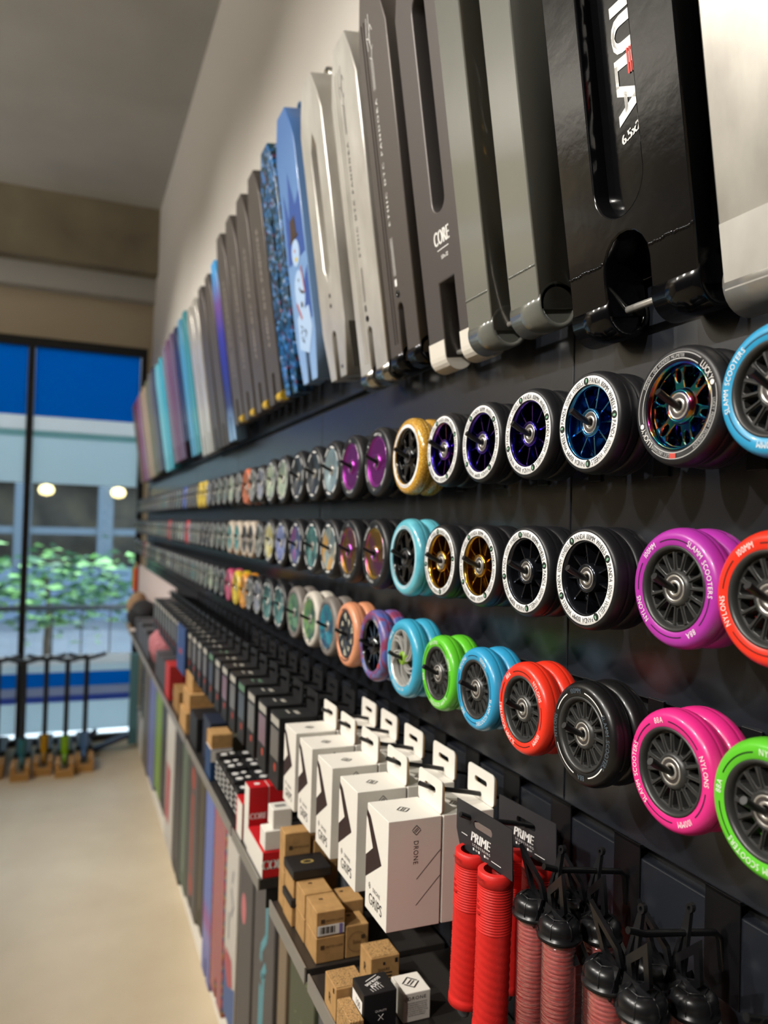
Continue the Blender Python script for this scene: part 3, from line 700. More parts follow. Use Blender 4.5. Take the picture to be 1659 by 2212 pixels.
def deck(label, x0, x1, z0, m, group='scooter decks hung along the top of the wall', L=.56, th=.04, holes=(), notch=(.017, .1), square=False, taper=0., ends='drop', endm=None, neck=None, axle=True, bevel=.002, cat='scooter deck', yo=0., head=True):
    w = x1 - x0
    o = thing('scooter_deck', label, cat, deck_frame(x0, x1, z0, yo), group)
    part(plate([deck_outline(w, L, notch[0], notch[1], square, taper)] + list(holes), th, bevel), 'deck_body', m, o)
    if ends == 'drop':
        for sg in (-1, 1):
            a, b = sorted((sg * notch[0], sg * w / 2)); mb = MB()
            q = [(-.0 + .0, 0)]
            R = th / 2 + .0015
            M = Matrix.Translation((a, .004, -th / 2)) @ Matrix.Rotation(PI / 2, 4, 'Y')
            mb.lathe([(R - .006, .004), (R - .006, 0), (R, 0), (R, b - a), (R - .006, b - a), (R - .006, b - a - .004)], 28, M)
            mb.lathe([(.0005, .004), (R - .006, .004)], 28, M); mb.lathe([(.0005, b - a - .004), (R - .006, b - a - .004)], 28, M)
            part(mb, 'dropout', m if endm is None else endm, o)
    elif ends == 'cap':
        for sg in (-1, 1):
            a, b = sorted((sg * (notch[0] + .001), sg * (w / 2 - .001))); R = th / 2 + .001
            p = [(R * math.cos(math.radians(t)), R * math.sin(math.radians(t))) for t in range(180, 361, 15)] + [(R, .022), (-R, .022)]
            mb = MB().prism(p, a, b, Matrix.Translation((0, .004, -th / 2)) @ frame((0, 0, 0), (0, 0, 1), (0, 1, 0), (1, 0, 0)))
            part(mb, 'end_cap', endm, o)
    if axle:
        part(MB().tube([(-notch[0] - .004, .006, -th / 2), (notch[0] + .004, .006, -th / 2)], .004, 10), 'axle', STEEL, o)
    if head:
        nk = neck or m
        part(MB().lathe([(.0155, -.135), (.0185, -.135), (.0185, -.045), (.0155, -.045)], 28, Matrix.Translation((0, L + .04, 0)), close=True), 'head_tube', nk, o)
        part(MB().prism([(-.02, L - .02), (.02, L - .02), (.012, L + .026), (-.012, L + .026)], -.10, -.03), 'neck', nk, o)
    return o
def onface(o, fn, name, m, z=.0004, parent=None):
    mb = MB(); fn(mb, z); return part(mb, name, m, parent or o)
FT = lambda x, y, z, rot=0.: Matrix.Translation((x, y, z)) @ Matrix.Rotation(math.radians(rot), 4, 'Z')
def flat(mb, pts, z): mb.add([(x, y, z) for x, y in pts], [tuple(range(len(pts)))])
def bar(mb, x0, y0, x1, y1, w, z):
    d = Vector((x1 - x0, y1 - y0)); n = Vector((-d.y, d.x)).normalized() * w / 2
    flat(mb, [(x0 - n.x, y0 - n.y), (x1 - n.x, y1 - n.y), (x1 + n.x, y1 + n.y), (x0 + n.x, y0 + n.y)], z)
def gutter(o, m, x0, x1, y0, y1, depth):
    mb = MB(); mb.box(x0 - .002, x1 + .002, y0 - .002, y1, -depth - .003, -depth); part(mb, 'groove_floor', m, o)

GG = mat('grey_green_gloss', '#6a6b64', .16, coat=.7, bump=.12, bscale=30); BG = mat('black_gloss_paint', '#09090b', .12, bump=.2, bscale=26)
ANO = mat('dark_anodised', '#605a56', .42, .55); ANO2 = mat('charcoal_anodised', '#5a5553', .42, .5)
# raw deck at the near edge
d = deck('raw silver scooter deck cut off by the picture edge above the blue wheels', .325, .487, 1.985, ramp_mat('subdued_aluminium', [(.3, '#8f8b84'), (.7, '#b8b4ab')], scale=16, rough=.32, metal=.6, stretch=(1, .5, 1), detail=5), th=.05, notch=(.022, .10), axle=False)  # raw metal coloured darker to hold down overexposure
onface(d, lambda mb, z: mb.box(-.079, -.024, .0, .055, 0, .0012), 'weld_patch', RAW)
# gloss black deck with big white letters in its groove
d = deck('gloss black scooter deck with huge white letters and red stripes in its groove', .512, .692, 2.0, BG, th=.05, notch=(.032, .074), holes=[slot(-.036, .034, .090, .548, False)])
gutter(d, BG, -.036, .034, .090, .55, .018)
def t1(mb, z):
    me, a, b = glyphs('FORMULA', 1., 1.05)
    put_text(mb, 'FORMULA', .034, FT(.008, .302, -.0174, -90), spacing=1.05, sx=.24 / ((b - a) * .034 / .7), bold=.0026)
    put_text(mb, '6.5x2.5', .009, FT(.010, .170, -.0174, 14), sx=1., bold=.0006)
onface(d, t1, 'lettering', WHITE)
def t2(mb, z):
    for i in range(5): bar(mb, .011 + i * .0032, .222, .011 + i * .0032, .246, .0022, -.0168)
onface(d, t2, 'red_stripes', mat('stripe_red', '#d8362c', .4))
for x0, x1 in ((-.088, -.034), (.034, .088)):
    def weld(mb, z):
        r = random.Random(4)
        for i in range(16):
            x = x0 + (x1 - x0) * i / 15; mb.lathe([(.0001, .0016), (.0018, .0008), (.0024, -.0004)], 8, Matrix.Translation((x, .052 + r.uniform(-.001, .001), 0)))
    onface(d, weld, 'weld_bead', BG)
# grey green gloss deck
d = deck('glossy grey-green scooter deck with dark centre groove and gold bolts', .730, .896, 2.03, GG, th=.05, notch=(.022, .54), square=True, yo=.014)
gutter(d, mat('groove_shaded', '#3a3b38', .15, coat=.6), -.022, .022, .10, .54, .034)  # floor colour darkened for the groove's dim reflections
onface(d, lambda mb, z: (put_text(mb, '6.2x22', .009, FT(.008, .225, -.0336, 20), bold=.0006), put_text(mb, 'TSI', .012, FT(.010, .262, -.0336, 0), sx=.8, bold=.0008)), 'lettering', WHITE)
for yy in (.192, .160): part(MB().lathe([(.003, .0008), (.0035, .002), (.0075, .002), (.0082, 0)], 20, Matrix.Translation((.010, yy, -.034))), 'gold_washer', mat('brass', '#b98f3c', .3, 1.), d)
for xw in (-.080, .027): onface(d, lambda mb, z: [mb.lathe([(.0001, .0014), (.0016, .0008), (.0022, -.0004)], 8, Matrix.Translation((xw + .0035 * i, .05, 0))) for i in range(16)], 'weld_bead', GG)
# matte dark deck with a long slot
d = deck('matte charcoal scooter deck with long black slot and white end caps', .893, 1.042, 2.028, ANO2, th=.042, notch=(.023, .105), square=True, holes=[slot(-.019, .019, .20, .50)], ends='cap', endm=mat('cream_plastic', '#d6d0c4', .45))
gutter(d, mat('slot_black', '#060607', .6), -.019, .019, .20, .50, .03)
onface(d, lambda mb, z: (put_text(mb, 'CORE', .020, FT(0, .166, z), sx=.62, bold=.0009), bar(mb, -.016, .149, .018, .149, .0012, z), put_text(mb, '5.0 x 22', .0055, FT(.004, .138, z), sx=.8, bold=.0003)), 'lettering', WHITE)
def sl(mb, z):
    for a, b, c2, e in ((-.014, .545, .002, .59), (.002, .59, .016, .585), (.016, .585, .004, .538), (.004, .538, -.014, .545)): bar(mb, a, b - .02, c2, e - .02, .0016, z)
    put_text(mb, 'SL', .02, FT(.001, .543, z, 8), sx=.7, shear=.2)
onface(d, sl, 'logo', WHITE)
# two etched decks
def pandora(label, x0, x1, z0, m, ink, endm, screw):
    d = deck(label, x0, x1, z0, m, th=.042, notch=(.0105, .09), endm=endm, holes=[])
    onface(d, lambda mb, z: [mb.box(x - .0016, x + .0016, .03, .545, -.001, .0014) for x in (-.034, -.024)], 'ridge', m)
    X = -.006
    def lt(mb, z):
        me, a, b = glyphs('ETHIC DTC PANDORA', 1., 1.5)
        put_text(mb, 'ETHIC DTC PANDORA', .0068, FT(X, .315, z, 90), spacing=1.5, sx=.20 / ((b - a) * .0068 / .7), bold=.0004)
        for k in range(4):
            bar(mb, X - .004 + k * .0026, .135, X - .004 + k * .0026, .195, .0007, z); bar(mb, X - .004 + k * .0026, .43, X - .004 + k * .0026, .478, .0007, z)
        for a, b, c2, e in ((0, .478, .004, .492), (.004, .492, -.004, .512), (-.004, .512, .006, .53), (-.004, .512, -.012, .516), (-.012, .516, -.009, .495), (-.012, .516, -.006, .545), (.006, .53, .012, .518), (0, .50, .002, .548), (.004, .492, .009, .497), (0, .478, -.006, .484)): bar(mb, X + a, b, X + c2, e, .0013, z)
        flat(mb, rrect(X - .004, X + .004, .118, .129, .0015), z)
    onface(d, lt, 'lettering', ink)
    part(MB().lathe([(.001, .0002), (.0022, .0016), (.0052, .0016), (.0056, 0)], 20, Matrix.Translation((-.002, .105, .0002))), 'screw', screw, d)
    return d
pandora('matt grey scooter deck with white etched lettering running up it', 1.072, 1.188, 2.052, ANO, WHITE, mat('dark_chrome', '#2a2a2c', .18, .9), BLKG)
pandora('raw silver scooter deck with dark etched lettering running up it', 1.204, 1.334, 2.046, RAW, mat('etch_dark', '#4a4846', .5), RAWD, BLKG)
# hex-ended raw deck
hexslot = [(0, .19), (.017, .222), (.017, .455), (0, .487), (-.017, .455), (-.017, .222)]
d = deck('raw silver scooter deck with pointed centre slot and open tube ends', 1.388, 1.526, 2.075, RAW, th=.058, notch=(.0125, .095), taper=.022, holes=[hexslot], ends='', axle=False, neck=RAWD)
gutter(d, mat('slot_shaded', '#6a6660', .6), -.018, .018, .19, .49, .035)  # floor coloured darker so the slot reads as shaded depth
part(MB().box(.067, .0696, .012, .10, -.052, -.008), 'tube_opening', mat('tube_shadow', '#6b675f', .4, .6), d)
for yy in (.165, .145): part(MB().lathe([(.0003, .0006), (.0045, .0006)], 16, Matrix.Translation((.002, yy, 0))), 'bolt_hole', BLK, d)
part(MB().lathe([(.0003, .0006), (.004, .0006)], 16, Matrix.Translation((.03, .02, 0))), 'bolt_hole', BLK, d)
# snowman deck
SKY = ramp_mat('painted_sky_blue', [(.0, '#8fb0da'), (.3, '#6f98cc'), (.55, '#4a74b0')], 'grad', rough=.3, coat=.3)
d = deck('blue scooter deck painted with a snowman in a brown hat', 1.572, 1.718, 2.10, SKY, th=.04, notch=(.014, .085), taper=.02, ends='', axle=False, neck=mat('slate_blue_paint', '#3c6488', .35))
onface(d, lambda mb, z: (flat(mb, [(-.06, .27), (-.045, .43), (-.02, .36), (0, .46), (.03, .38), (.068, .40), (.068, .27)], z), flat(mb, [(.02, .20), (.068, .24), (.068, .13), (.03, .12)], z)), 'painted_mountains', mat('paint_navy', '#33549a', .35))
onface(d, lambda mb, z: (flat(mb, [(p[0], p[1] * 1.35) for p in circle(0, .147, .036, 20)], z + .0003), flat(mb, [(p[0] * 1., p[1]) for p in circle(0, .285, .029, 20)], z + .0004), flat(mb, [(-.04, .15), (.05, .16), (.06, .11), (.02, .06), (-.045, .08)], z + .0002)), 'painted_snowman', mat('paint_snow', '#a9c4e4', .4))
onface(d, lambda mb, z: (flat(mb, [(-.026, .315), (.022, .318), (.018, .362), (-.018, .358)], z + .0006), bar(mb, -.032, .314, .03, .318, .006, z + .0006)), 'painted_hat', mat('paint_brown', '#43342e', .4))
onface(d, lambda mb, z: bar(mb, .004, .20, .03, .19, .006, z + .0006), 'painted_arm', mat('paint_brown'))
for q in ((0, .225, .004), (.002, .205, .004), (.006, .17, .007)): onface(d, lambda mb, z: flat(mb, circle(*q, 10), z + .0008), 'painted_button', mat('paint_brown'))
onface(d, lambda mb, z: (flat(mb, circle(-.004, .290, .0045, 10), z + .0007), bar(mb, .026, .25, .036, .19, .006, z + .0007), bar(mb, -.03, .18, -.004, .14, .008, z + .0007)), 'painted_nose_and_scarf', mat('paint_red', '#b0503c', .4))
onface(d, lambda mb, z: flat(mb, rrect(-.008, .008, .266, .275, .003), z + .0007), 'painted_mouth', mat('paint_yellow', '#c9b040', .4))
def brush(mb, z):
    r = random.Random(8)
    for i in range(12):
        x, y = r.uniform(-.02, .02), r.uniform(.085, .125); bar(mb, x, y, x + r.uniform(-.012, .012), y + r.uniform(-.012, .012), .0028, z + .0007)
onface(d, brush, 'painted_brush_script', mat('paint_black', '#1c2230', .4))
# mosaic deck
MOS = ramp_mat('blue_mosaic', [(.0, '#0e2234'), (.35, '#174a6c'), (.55, '#2468a8'), (.7, '#4c84c0'), (.8, '#16444e'), (.93, '#90a8cc'), (.98, '#6a3a5a')], 'voronoi', 120, .3, coat=.3, interp='CONSTANT')
d = deck('blue mosaic-patterned scooter deck beside the snowman deck', 1.736, 1.874, 2.095, MOS, th=.04, notch=(.013, .085), taper=.02, ends='', axle=False, holes=[slot(-.012, .012, .20, .30), slot(-.012, .012, .32, .42)], neck=mat('slate_blue_paint'))
# four dark decks with gold pegs
GOLD = mat('gold_peg', '#d8b030', .35, .3)
for i, (x0, x1) in enumerate(((1.890, 2.024), (2.042, 2.178), (2.198, 2.342), (2.358, 2.49))):
    d = deck('dark grey scooter deck with gold peg, %s of four alike beyond the mosaic deck' % ORD[i], x0, x1, 2.095, ANO, th=.038, notch=(.012, .08), ends='', axle=False)
    def lt(mb, z):
        me, a, b = glyphs('ETHIC DTC PANDORA', 1., 1.5)
        put_text(mb, 'ETHIC DTC PANDORA', .011, FT(0, .30, z, 90), spacing=1.5, sx=.30 / ((b - a) * .011 / .7), bold=.0009)
    onface(d, lt, 'lettering', mat('pale_etch', '#b5aca2', .5))
    part(MB().tube([(.022, .012, -.008), (.068, .012, -.008)], .013, 14), 'gold_peg', GOLD, d)
far_decks = [
 (2.505, 2.61, 2.055, ramp_mat('violet_gradient', [(.0, '#8fb4d8'), (.12, '#20245c'), (.35, '#3a3a98'), (.45, '#6a4a90'), (.56, '#3f9ad8')], 'grad', rough=.3), 'blue and violet gradient scooter deck among dark grey decks', None),
 (2.63, 2.755, 2.05, ANO, 'dark grey scooter deck next past the violet gradient deck', None), (2.78, 2.91, 2.05, ANO2, 'charcoal scooter deck just before the pale silver decks', None),
 (2.94, 3.06, 2.05, RAW, 'pale silver scooter deck, nearer of two between charcoal and teal decks', None), (3.075, 3.19, 2.05, RAW, 'pale silver scooter deck touching the teal decks', None),
 (3.215, 3.345, 2.07, mat('teal_deck', '#3f8a94', .35, coat=.2), 'teal scooter deck, nearer of a teal and blue pair', None), (3.36, 3.48, 2.07, mat('sky_deck', '#4a90b4', .35, coat=.2), 'sky blue scooter deck beside the teal deck', None),
 (3.50, 3.64, 2.15, mat('navy_deck', '#22284a', .35), 'short navy scooter deck past the sky blue deck', .48),
 (3.67, 3.80, 2.08, mat('mauve_deck', '#5c4a64', .4), 'mauve scooter deck, nearest of three purple-grey decks', None), (3.82, 3.95, 2.08, mat('plum_deck', '#64405c', .4), 'plum scooter deck, middle one of three purple-grey decks', None), (3.97, 4.10, 2.08, mat('greymauve_deck', '#6c6474', .4), 'grey-mauve scooter deck before the cyan decks', None),
 (4.14, 4.30, 2.06, mat('cyan_deck', '#3f9cb0', .35), 'bright cyan scooter deck, nearer of two', None), (4.33, 4.50, 2.06, mat('cyan_deck2', '#6ab0c0', .35), 'cyan scooter deck before the slate decks', None),
 (4.54, 4.70, 2.08, mat('slate_deck', '#3c4458', .4), 'slate blue scooter deck past the cyan decks', None), (4.74, 4.90, 2.08, mat('grey_deck', '#6b6a66', .4), 'grey scooter deck past the slate one', None),
 (4.95, 5.12, 2.07, mat('olive_deck', '#77785f', .4), 'olive grey scooter deck near the far end', None), (5.16, 5.34, 2.07, mat('beige_deck', '#b8a183', .4), 'beige scooter deck near the far end', None), (5.38, 5.55, 2.07, mat('tan_deck', '#a8907c', .4), 'tan scooter deck near the far end', None),
 (5.6, 5.78, 2.07, mat('lilac_deck', '#a06a9a', .4), 'lilac scooter deck near the window', None), (5.83, 6.0, 2.07, mat('crimson_deck', '#8c3048', .4), 'crimson scooter deck near the window', None), (6.05, 6.2, 2.07, mat('brown_deck', '#8a6f4c', .4), 'brown scooter deck, last before the window', None)]
for x0, x1, z0, m, lab, L in far_decks:
    deck(lab, x0, x1, z0, m, L=L or .56, th=.036, notch=(.012, .08), ends='', axle=False)

# lower row of decks under the shelves
LZ = random.Random(11)
def low(label, x0, x1, m, fn=None, name='print', pm=None, z0=.25):
    z0 = LZ.choice((.20, .24, .26, .29))
    d = deck(label, x0, x1, z0, m, 'scooter decks hung below the shelves', L=.82, th=.03, notch=(.012, .07), ends='', axle=False, head=False)
    if fn: onface(d, fn, name, pm)
    return d
DG1 = mat('deck_dark_grey', '#4d4a4b', .45); DG2 = mat('deck_black_grey', '#3a393b', .45); OLV = mat('deck_olive', '#4a4f3c', .5)
low('slate grey deck under the nearest shelf', 1.28, 1.45, mat('deck_slate', '#4c4f56', .45), lambda mb, z: (flat(mb, [(-.03, .2), (.0, .34), (.02, .3), (-.01, .18)], z),), 'splash_print', WHITE)
low('speckled olive deck below the nearest shelf', 1.48, 1.66, OLV, lambda mb, z: [flat(mb, circle(random.uniform(-.06, .06), random.uniform(.1, .55), .003, 8), z) for k in range(14)], 'speckle_print', mat('speck_green', '#8aa06a'))
low('narrow tan deck between the olive and teal-lettered decks', 1.69, 1.76, mat('deck_tan', '#7c6c58', .5))
def teal(mb, z):
    for a in ((.03, .60, .03, .52), (.03, .52, -.02, .47), (-.02, .47, -.02, .44), (.03, .45, -.015, .40), (.01, .42, .0, .28), (-.02, .38, -.025, .2), (.02, .30, .02, .1), (-.005, .2, -.005, .06)): bar(mb, *a, .022, z)
low('dark grey deck with tall jagged teal lettering', 1.80, 2.01, DG1, teal, 'teal_lettering', mat('teal_print', '#5a98a4', .5))
low('dark grey deck with one round pink logo', 2.035, 2.20, DG1, lambda mb, z: flat(mb, [(p[0], .47 + (p[1]) * 1.5) for p in circle(-.02, 0, .028, 18)], z), 'pink_logo', mat('pink_print', '#c9757a', .5))
d = low('white deck painted with figures and a red and blue foot', 2.225, 2.395, mat('deck_white', '#c9c4bc', .45), lambda mb, z: (flat(mb, [(-.08, .0), (.08, .0), (.08, .14), (-.02, .10), (-.08, .16)], z)), 'blue_paint', mat('deck_blue_paint', '#3a5c94', .45))
onface(d, lambda mb, z: (flat(mb, [(-.08, .16), (-.02, .10), (.05, .13), (.03, .20), (-.06, .20)], z + .0003)), 'red_paint', mat('deck_red_paint', '#b0505a', .45))
onface(d, lambda mb, z: [bar(mb, random.uniform(-.04, .04), y, random.uniform(-.04, .04), y + .04, .009, z + .0005) for y in (.24, .28, .32, .36, .42)], 'line_paint', mat('deck_line_paint', '#5a6478', .5))
ZIG = ramp_mat('zigzag_weave', [(.0, '#a83a4c'), (.25, '#c09a4a'), (.5, '#4a7a9c'), (.75, '#8a3a78'), (1., '#c8585a')], 'wave', 7, .5, distort=2.5)
low('deck with red and ochre zigzag pattern', 2.42, 2.62, ZIG)
low('deck with lilac and violet band pattern', 2.635, 2.795, ramp_mat('lilac_bands', [(.2, '#7478b0'), (.45, '#8a86b8'), (.6, '#9a5a90'), (.8, '#6a7ab8')], 'grad', rough=.5, stretch=(1, 3, 1)))
low('dark deck with olive edge before the orange-lettered deck', 2.815, 2.955, mat('deck_olive_dark', '#4d4638', .5))
d = low('dark grey deck with orange-red lettering down its length', 2.975, 3.22, DG1, lambda mb, z: [bar(mb, 0, .15, 0, .45, .05, z), flat(mb, circle(0, .51, .045, 14), z), flat(mb, circle(0, .1, .045, 14), z)], 'orange_print', mat('orange_print', '#a04a3c', .5))
low('grey-green deck past the orange-lettered one', 3.25, 3.42, mat('deck_grey_green', '#5e6a5c', .5))
low('charcoal deck past the grey-green one', 3.45, 3.67, DG2)
d = low('white deck with a long red panel', 3.70, 4.0, mat('deck_white', '#c9c4bc'), lambda mb, z: flat(mb, [(-.13, .12), (.02, .12), (.04, .38), (-.1, .40)], z), 'red_panel', mat('deck_red_paint'))
low('charcoal deck between the white and green decks', 4.03, 4.22, DG2)
low('leaf green deck in the lower row', 4.25, 4.54, mat('deck_green', '#7c9a4c', .5))
low('lilac blue deck in the lower row', 4.58, 4.93, mat('deck_lilac', '#7078a8', .5))
low('grey-brown deck in the lower row', 4.98, 5.33, mat('deck_grey_brown', '#6a6256', .5))
tag(MB().box(6.44, 6.5, .012, .075, 0, .72).build('corner_post', mat('teal_panel', '#5f8f98', .6), bevel=.004), 'pale teal post standing in the far corner beside the window', 'post')

# ------------------------------------------------------------------ goods hanging from the lowest rail
HZ = 1.430
def hook2(x, label, L=.136, rise=.028):
    k = ('low', L)
    if k not in HK:
        o = thing('display_hook', '', 'hook')
        part(MB().tube([(0, -.034, 0), (0, -.034, .001), (0, -.006, .0045), (0, .0, .010), (0, rise * .5, L * .5), (0, rise * .86, L - .018), (0, rise + .004, L)], .0031, 10), 'rod', BLKM, o)
        mb = MB().box(-.02, .02, -.06, .034, .0004, .0024); mb.box(-.02, .02, .030, .034, -.012, .0024)
        part(mb, 'back_plate', BLKM, o, .0006)
        HK[k] = o; o.matrix_world = on_wall(x, 0, HZ); return tag(o, label, 'hook', 'hooks of the lowest rail')
    return dup(HK[k], on_wall(x, 0, HZ), label, 'hooks of the lowest rail')
def diamond(mb, M, s):
    def b(x0, y0, x1, y1, w):
        d = Vector((x1 - x0, y1 - y0)); n = Vector((-d.y, d.x)).normalized() * w / 2
        mb.add([(x0 - n.x, y0 - n.y, 0), (x1 - n.x, y1 - n.y, 0), (x1 + n.x, y1 + n.y, 0), (x0 + n.x, y0 + n.y, 0)], [(0, 1, 2, 3)], False, M)
    w = s * .15
    b(-s, 0, 0, s, w); b(0, s, s * .86, s * .14, w); b(s, 0, 0, -s, w); b(0, -s, -s * .86, -s * .14, w)
    b(-s * .52, -s * .2, s * .28, s * .46, w); b(-s * .28, -s * .46, s * .52, s * .2, w)
GRIPDARK = mat('grip_black', '#2a1618', .5)
def grip_box(kind, label, x, y, group):
    """hang-tab carton; base at the tab plane, body stands out from it"""
    if kind in PROTO: return dup(PROTO[kind], on_wall(x, y, 1.432), label, group)
    white = kind == 'white_box'
    m = CARD if white else BCARD
    o = thing('grip_carton', label, 'box', on_wall(x, y, 1.432), group); PROTO[kind] = o
    part(MB().box(-.035, .035, -.13, 0, .0, .07), 'carton', m, o, .0008)
    tab = plate([rrect(-.034, .034, .0, .040, .006), rrect(-.016, .016, .020, .0275, .0035)], .0016)
    part(tab, 'hang_tab', m, o)
    tab2 = plate([rrect(-.034, .034, .0, .038, .006), rrect(-.016, .016, .019, .0275, .0035)], .0014)
    for v in tab2.vertices: v.co.z -= .0022 - .006 * max(0, .03 - v.co.y) * 0
    part(tab2, 'tab_backing', KRAFT if white else m, o)
    if white:
        W = lambda u, v, z=.0703: (-.035 + .07 * u, -.13 * v, z)
        mb = MB(); mb.add([W(0, .055), W(.18, .10), W(.74, .45), W(0, .71)], [(3, 2, 1, 0)])
        mb.add([(-.0353, -.13 * .055, .07), (-.0353, -.13 * .06, .045), (-.0353, -.13 * .70, .045), (-.0353, -.13 * .71, .07)], [(0, 1, 2, 3)])
        part(mb, 'window', GRIPDARK, o)
        mb = MB(); mb.add([W(.0, .12, .0706), W(.06, .14, .0706), W(.34, .37, .0706), (W(.0, .50, .0706))], [(3, 2, 1, 0)]); part(mb, 'inner_card', CARD, o)
        mb = MB(); F = lambda a, b: FT(a, b, .0703)
        put_text(mb, 'GRIPS', .0135, F(.000, -.112), sx=.88); put_text(mb, 'DRONE', .0052, F(.003, -.098), sx=.8, spacing=1.3); diamond(mb, F(-.020, -.0975), .004)
        part(mb, 'front_lettering', INK, o)
        mb = MB(); N = lambda a, b, r=0: frame((.0353, b, .035 - a), (0, 0, -1), (0, 1, 0), (1, 0, 0)) @ Matrix.Rotation(math.radians(r), 4, 'Z')
        put_text(mb, 'DRONE', .0062, N(.0015, -.040, -90), sx=.85, spacing=1.15); diamond(mb, N(.0015, -.0135), .0058)
        for a, b, c2, d2 in ((.0345, -.040, .003, -.072), (.0345, -.071, .003, -.103)):
            dd = Vector((c2 - a, d2 - b)); n = Vector((-dd.y, dd.x)).normalized() * .0004
            mb.add([(a - n.x, b - n.y, 0), (c2 - n.x, d2 - n.y, 0), (c2 + n.x, d2 + n.y, 0), (a + n.x, b + n.y, 0)], [(0, 1, 2, 3)], False, N(0, 0))
        part(mb, 'side_lettering', INK, o)
        mb = MB(); diamond(mb, frame((.002, .0005, .037), (0, 0, -1), (-1, 0, 0), (0, 1, 0)), .0085); part(mb, 'top_logo', INK, o)
    else:
        W = lambda u, v, z=.0703: (-.035 + .07 * u, -.13 * v, z)
        mb = MB(); mb.add([W(.1, .2), W(.9, .2), W(.9, .62), W(.1, .62)], [(3, 2, 1, 0)]); part(mb, 'window', {'black_box': mat('window_grey', '#6a655f', .3), 'black_box2': mat('window_mauve', '#7a6068', .3), 'black_box3': mat('window_dark', '#45484a', .3)}[kind], o)
        mb = MB(); mb.add([W(.08, .04), W(.92, .04), W(.92, .15), W(.08, .15)], [(3, 2, 1, 0)]); mb.box(.0351, .0353, -.018, -.010, .02, .05); mb.box(-.012, .012, .0001, .0004, .025, .033); mb.box(-.02, .004, .0001, .0004, .042, .046); part(mb, 'pale_label', mat('label_grey', '#a8a49a', .5) if kind != 'black_box3' else mat('label_green', '#5a7a62', .5), o)
        mb = MB(); mb.add([(p[0], p[1] - .095, .0704) for p in circle(.008, 0, .008, 14)], [tuple(range(14))]); part(mb, 'red_dot', mat('dot_red', '#a8402c', .5), o)
    return o
for i, x in enumerate((.878, .985, 1.09, 1.19, 1.283)):
    hook2(x, 'black hook through the white carton tabs, %s of five' % ORD[i])
    g = 'white hang-tab cartons'
    grip_box('white_box', 'white hang-tab carton with dark window, front one of the %s of five pairs' % ORD[i], x, .121, g)
    grip_box('white_box', 'white hang-tab carton behind the front one of the %s pair' % ORD[i], x, .0485, g)
x = 1.39; i = 0
while x < 3.62:
    kind = ('black_box', 'black_box2', 'black_box', 'black_box3')[i % 4]
    if i < 9:
        hook2(x, 'black hook through the black carton tabs, %s past the white cartons' % ORD[i]); g = 'black hang-tab cartons'
        grip_box(kind, 'black hang-tab carton, front one of the %s pair past the white cartons' % ORD[i], x, .121, g)
        grip_box(kind, 'black hang-tab carton, rear one of the %s pair past the white cartons' % ORD[i], x, .0485, g)
    else:
        hook2(x, 'black hook among the far out-of-focus black cartons')
        grip_box('black_box', 'out-of-focus black hang-tab carton in the far part of the lowest rail', x, .121, 'far black hang-tab cartons')
    x += .1; i += 1
bb = MB(); t = thing('blue_pack', 'flat dark blue pack hanging in front of the black cartons', 'pack', on_wall(2.62, .195, 1.445), 'packs on the lowest rail')
part(MB().box(-.09, .09, -.16, -.01, 0, .006), 'card', mat('pack_blue', '#2a4272', .45), t); part(MB().box(-.02, .025, -.10, -.085, .006, .007), 'red_print', mat('dot_red'), t)
for i in range(20):
    x = 3.72 + i * .1
    o = thing('pale_pack', 'pale pink hang pack, %s of a run near the far end of the lowest rail' % ORD[i], 'pack', on_wall(x, .10, 1.45), 'pale pink hang packs')
    part(plate([rrect(-.042, .042, -.17, .02, .006), rrect(-.012, .012, .004, .011, .003)], .012), 'pouch', mat('pale_pink', '#cdbcb8', .5), o)
for i, (c, nm) in enumerate((('#d8583a', 'orange-red'), ('#6fae2c', 'green'), ('#3f9a86', 'teal'))):
    o = thing('grip_pair', '%s pair of grips hanging at the far end of the lowest rail' % nm, 'grips', on_wall(5.78 + .09 * i, .11, 1.45), 'coloured grips at the far end')
    m = mat('far_grip_%d' % i, c, .5)
    for sg in (-1, 1): part(MB().tube([(sg * .02, -.01, 0), (sg * .02, -.17, 0)], .018, 14), 'grip', m, o)
    part(MB().box(-.04, .04, -.01, .03, -.001, .001), 'card', m, o)

# red grips on black cards
RED = mat('red_grip_rubber', '#cf2420', .45, bump=.05, bscale=500)
def ribbed(L=.172, R=.0182):
    mb = MB(); n = 64; rows = []
    def row(z, fn): rows.append([(fn(2 * PI * k / n), 2 * PI * k / n, z) for k in range(n)])
    row(0, lambda a: R - .005); row(0, lambda a: R - .0002); row(-.001, lambda a: R + .0012); row(-.014, lambda a: R + .0012)
    z = -.0145
    while z > -.062:
        row(z, lambda a: R); row(z - .0008, lambda a: R + .0009); row(z - .0018, lambda a: R + .0009); row(z - .0024, lambda a: R); z -= .0029
    while z > -L + .008:
        row(z, lambda a, z=z: R - .0002 + .0009 * max(0., math.sin(30 * a + z * 2000))); z -= .0019
    row(-L + .008, lambda a: R + .001); row(-L, lambda a: R + .001); row(-L - .001, lambda a: R - .001); row(-L - .001, lambda a: .0005)
    v = [(r * math.cos(a), z, r * math.sin(a)) for rw in rows for r, a, z in rw]
    f = [(i * n + k, i * n + (k + 1) % n, (i + 1) * n + (k + 1) % n, (i + 1) * n + k) for i in range(len(rows) - 1) for k in range(n)]
    return mb.add(v, f, True)
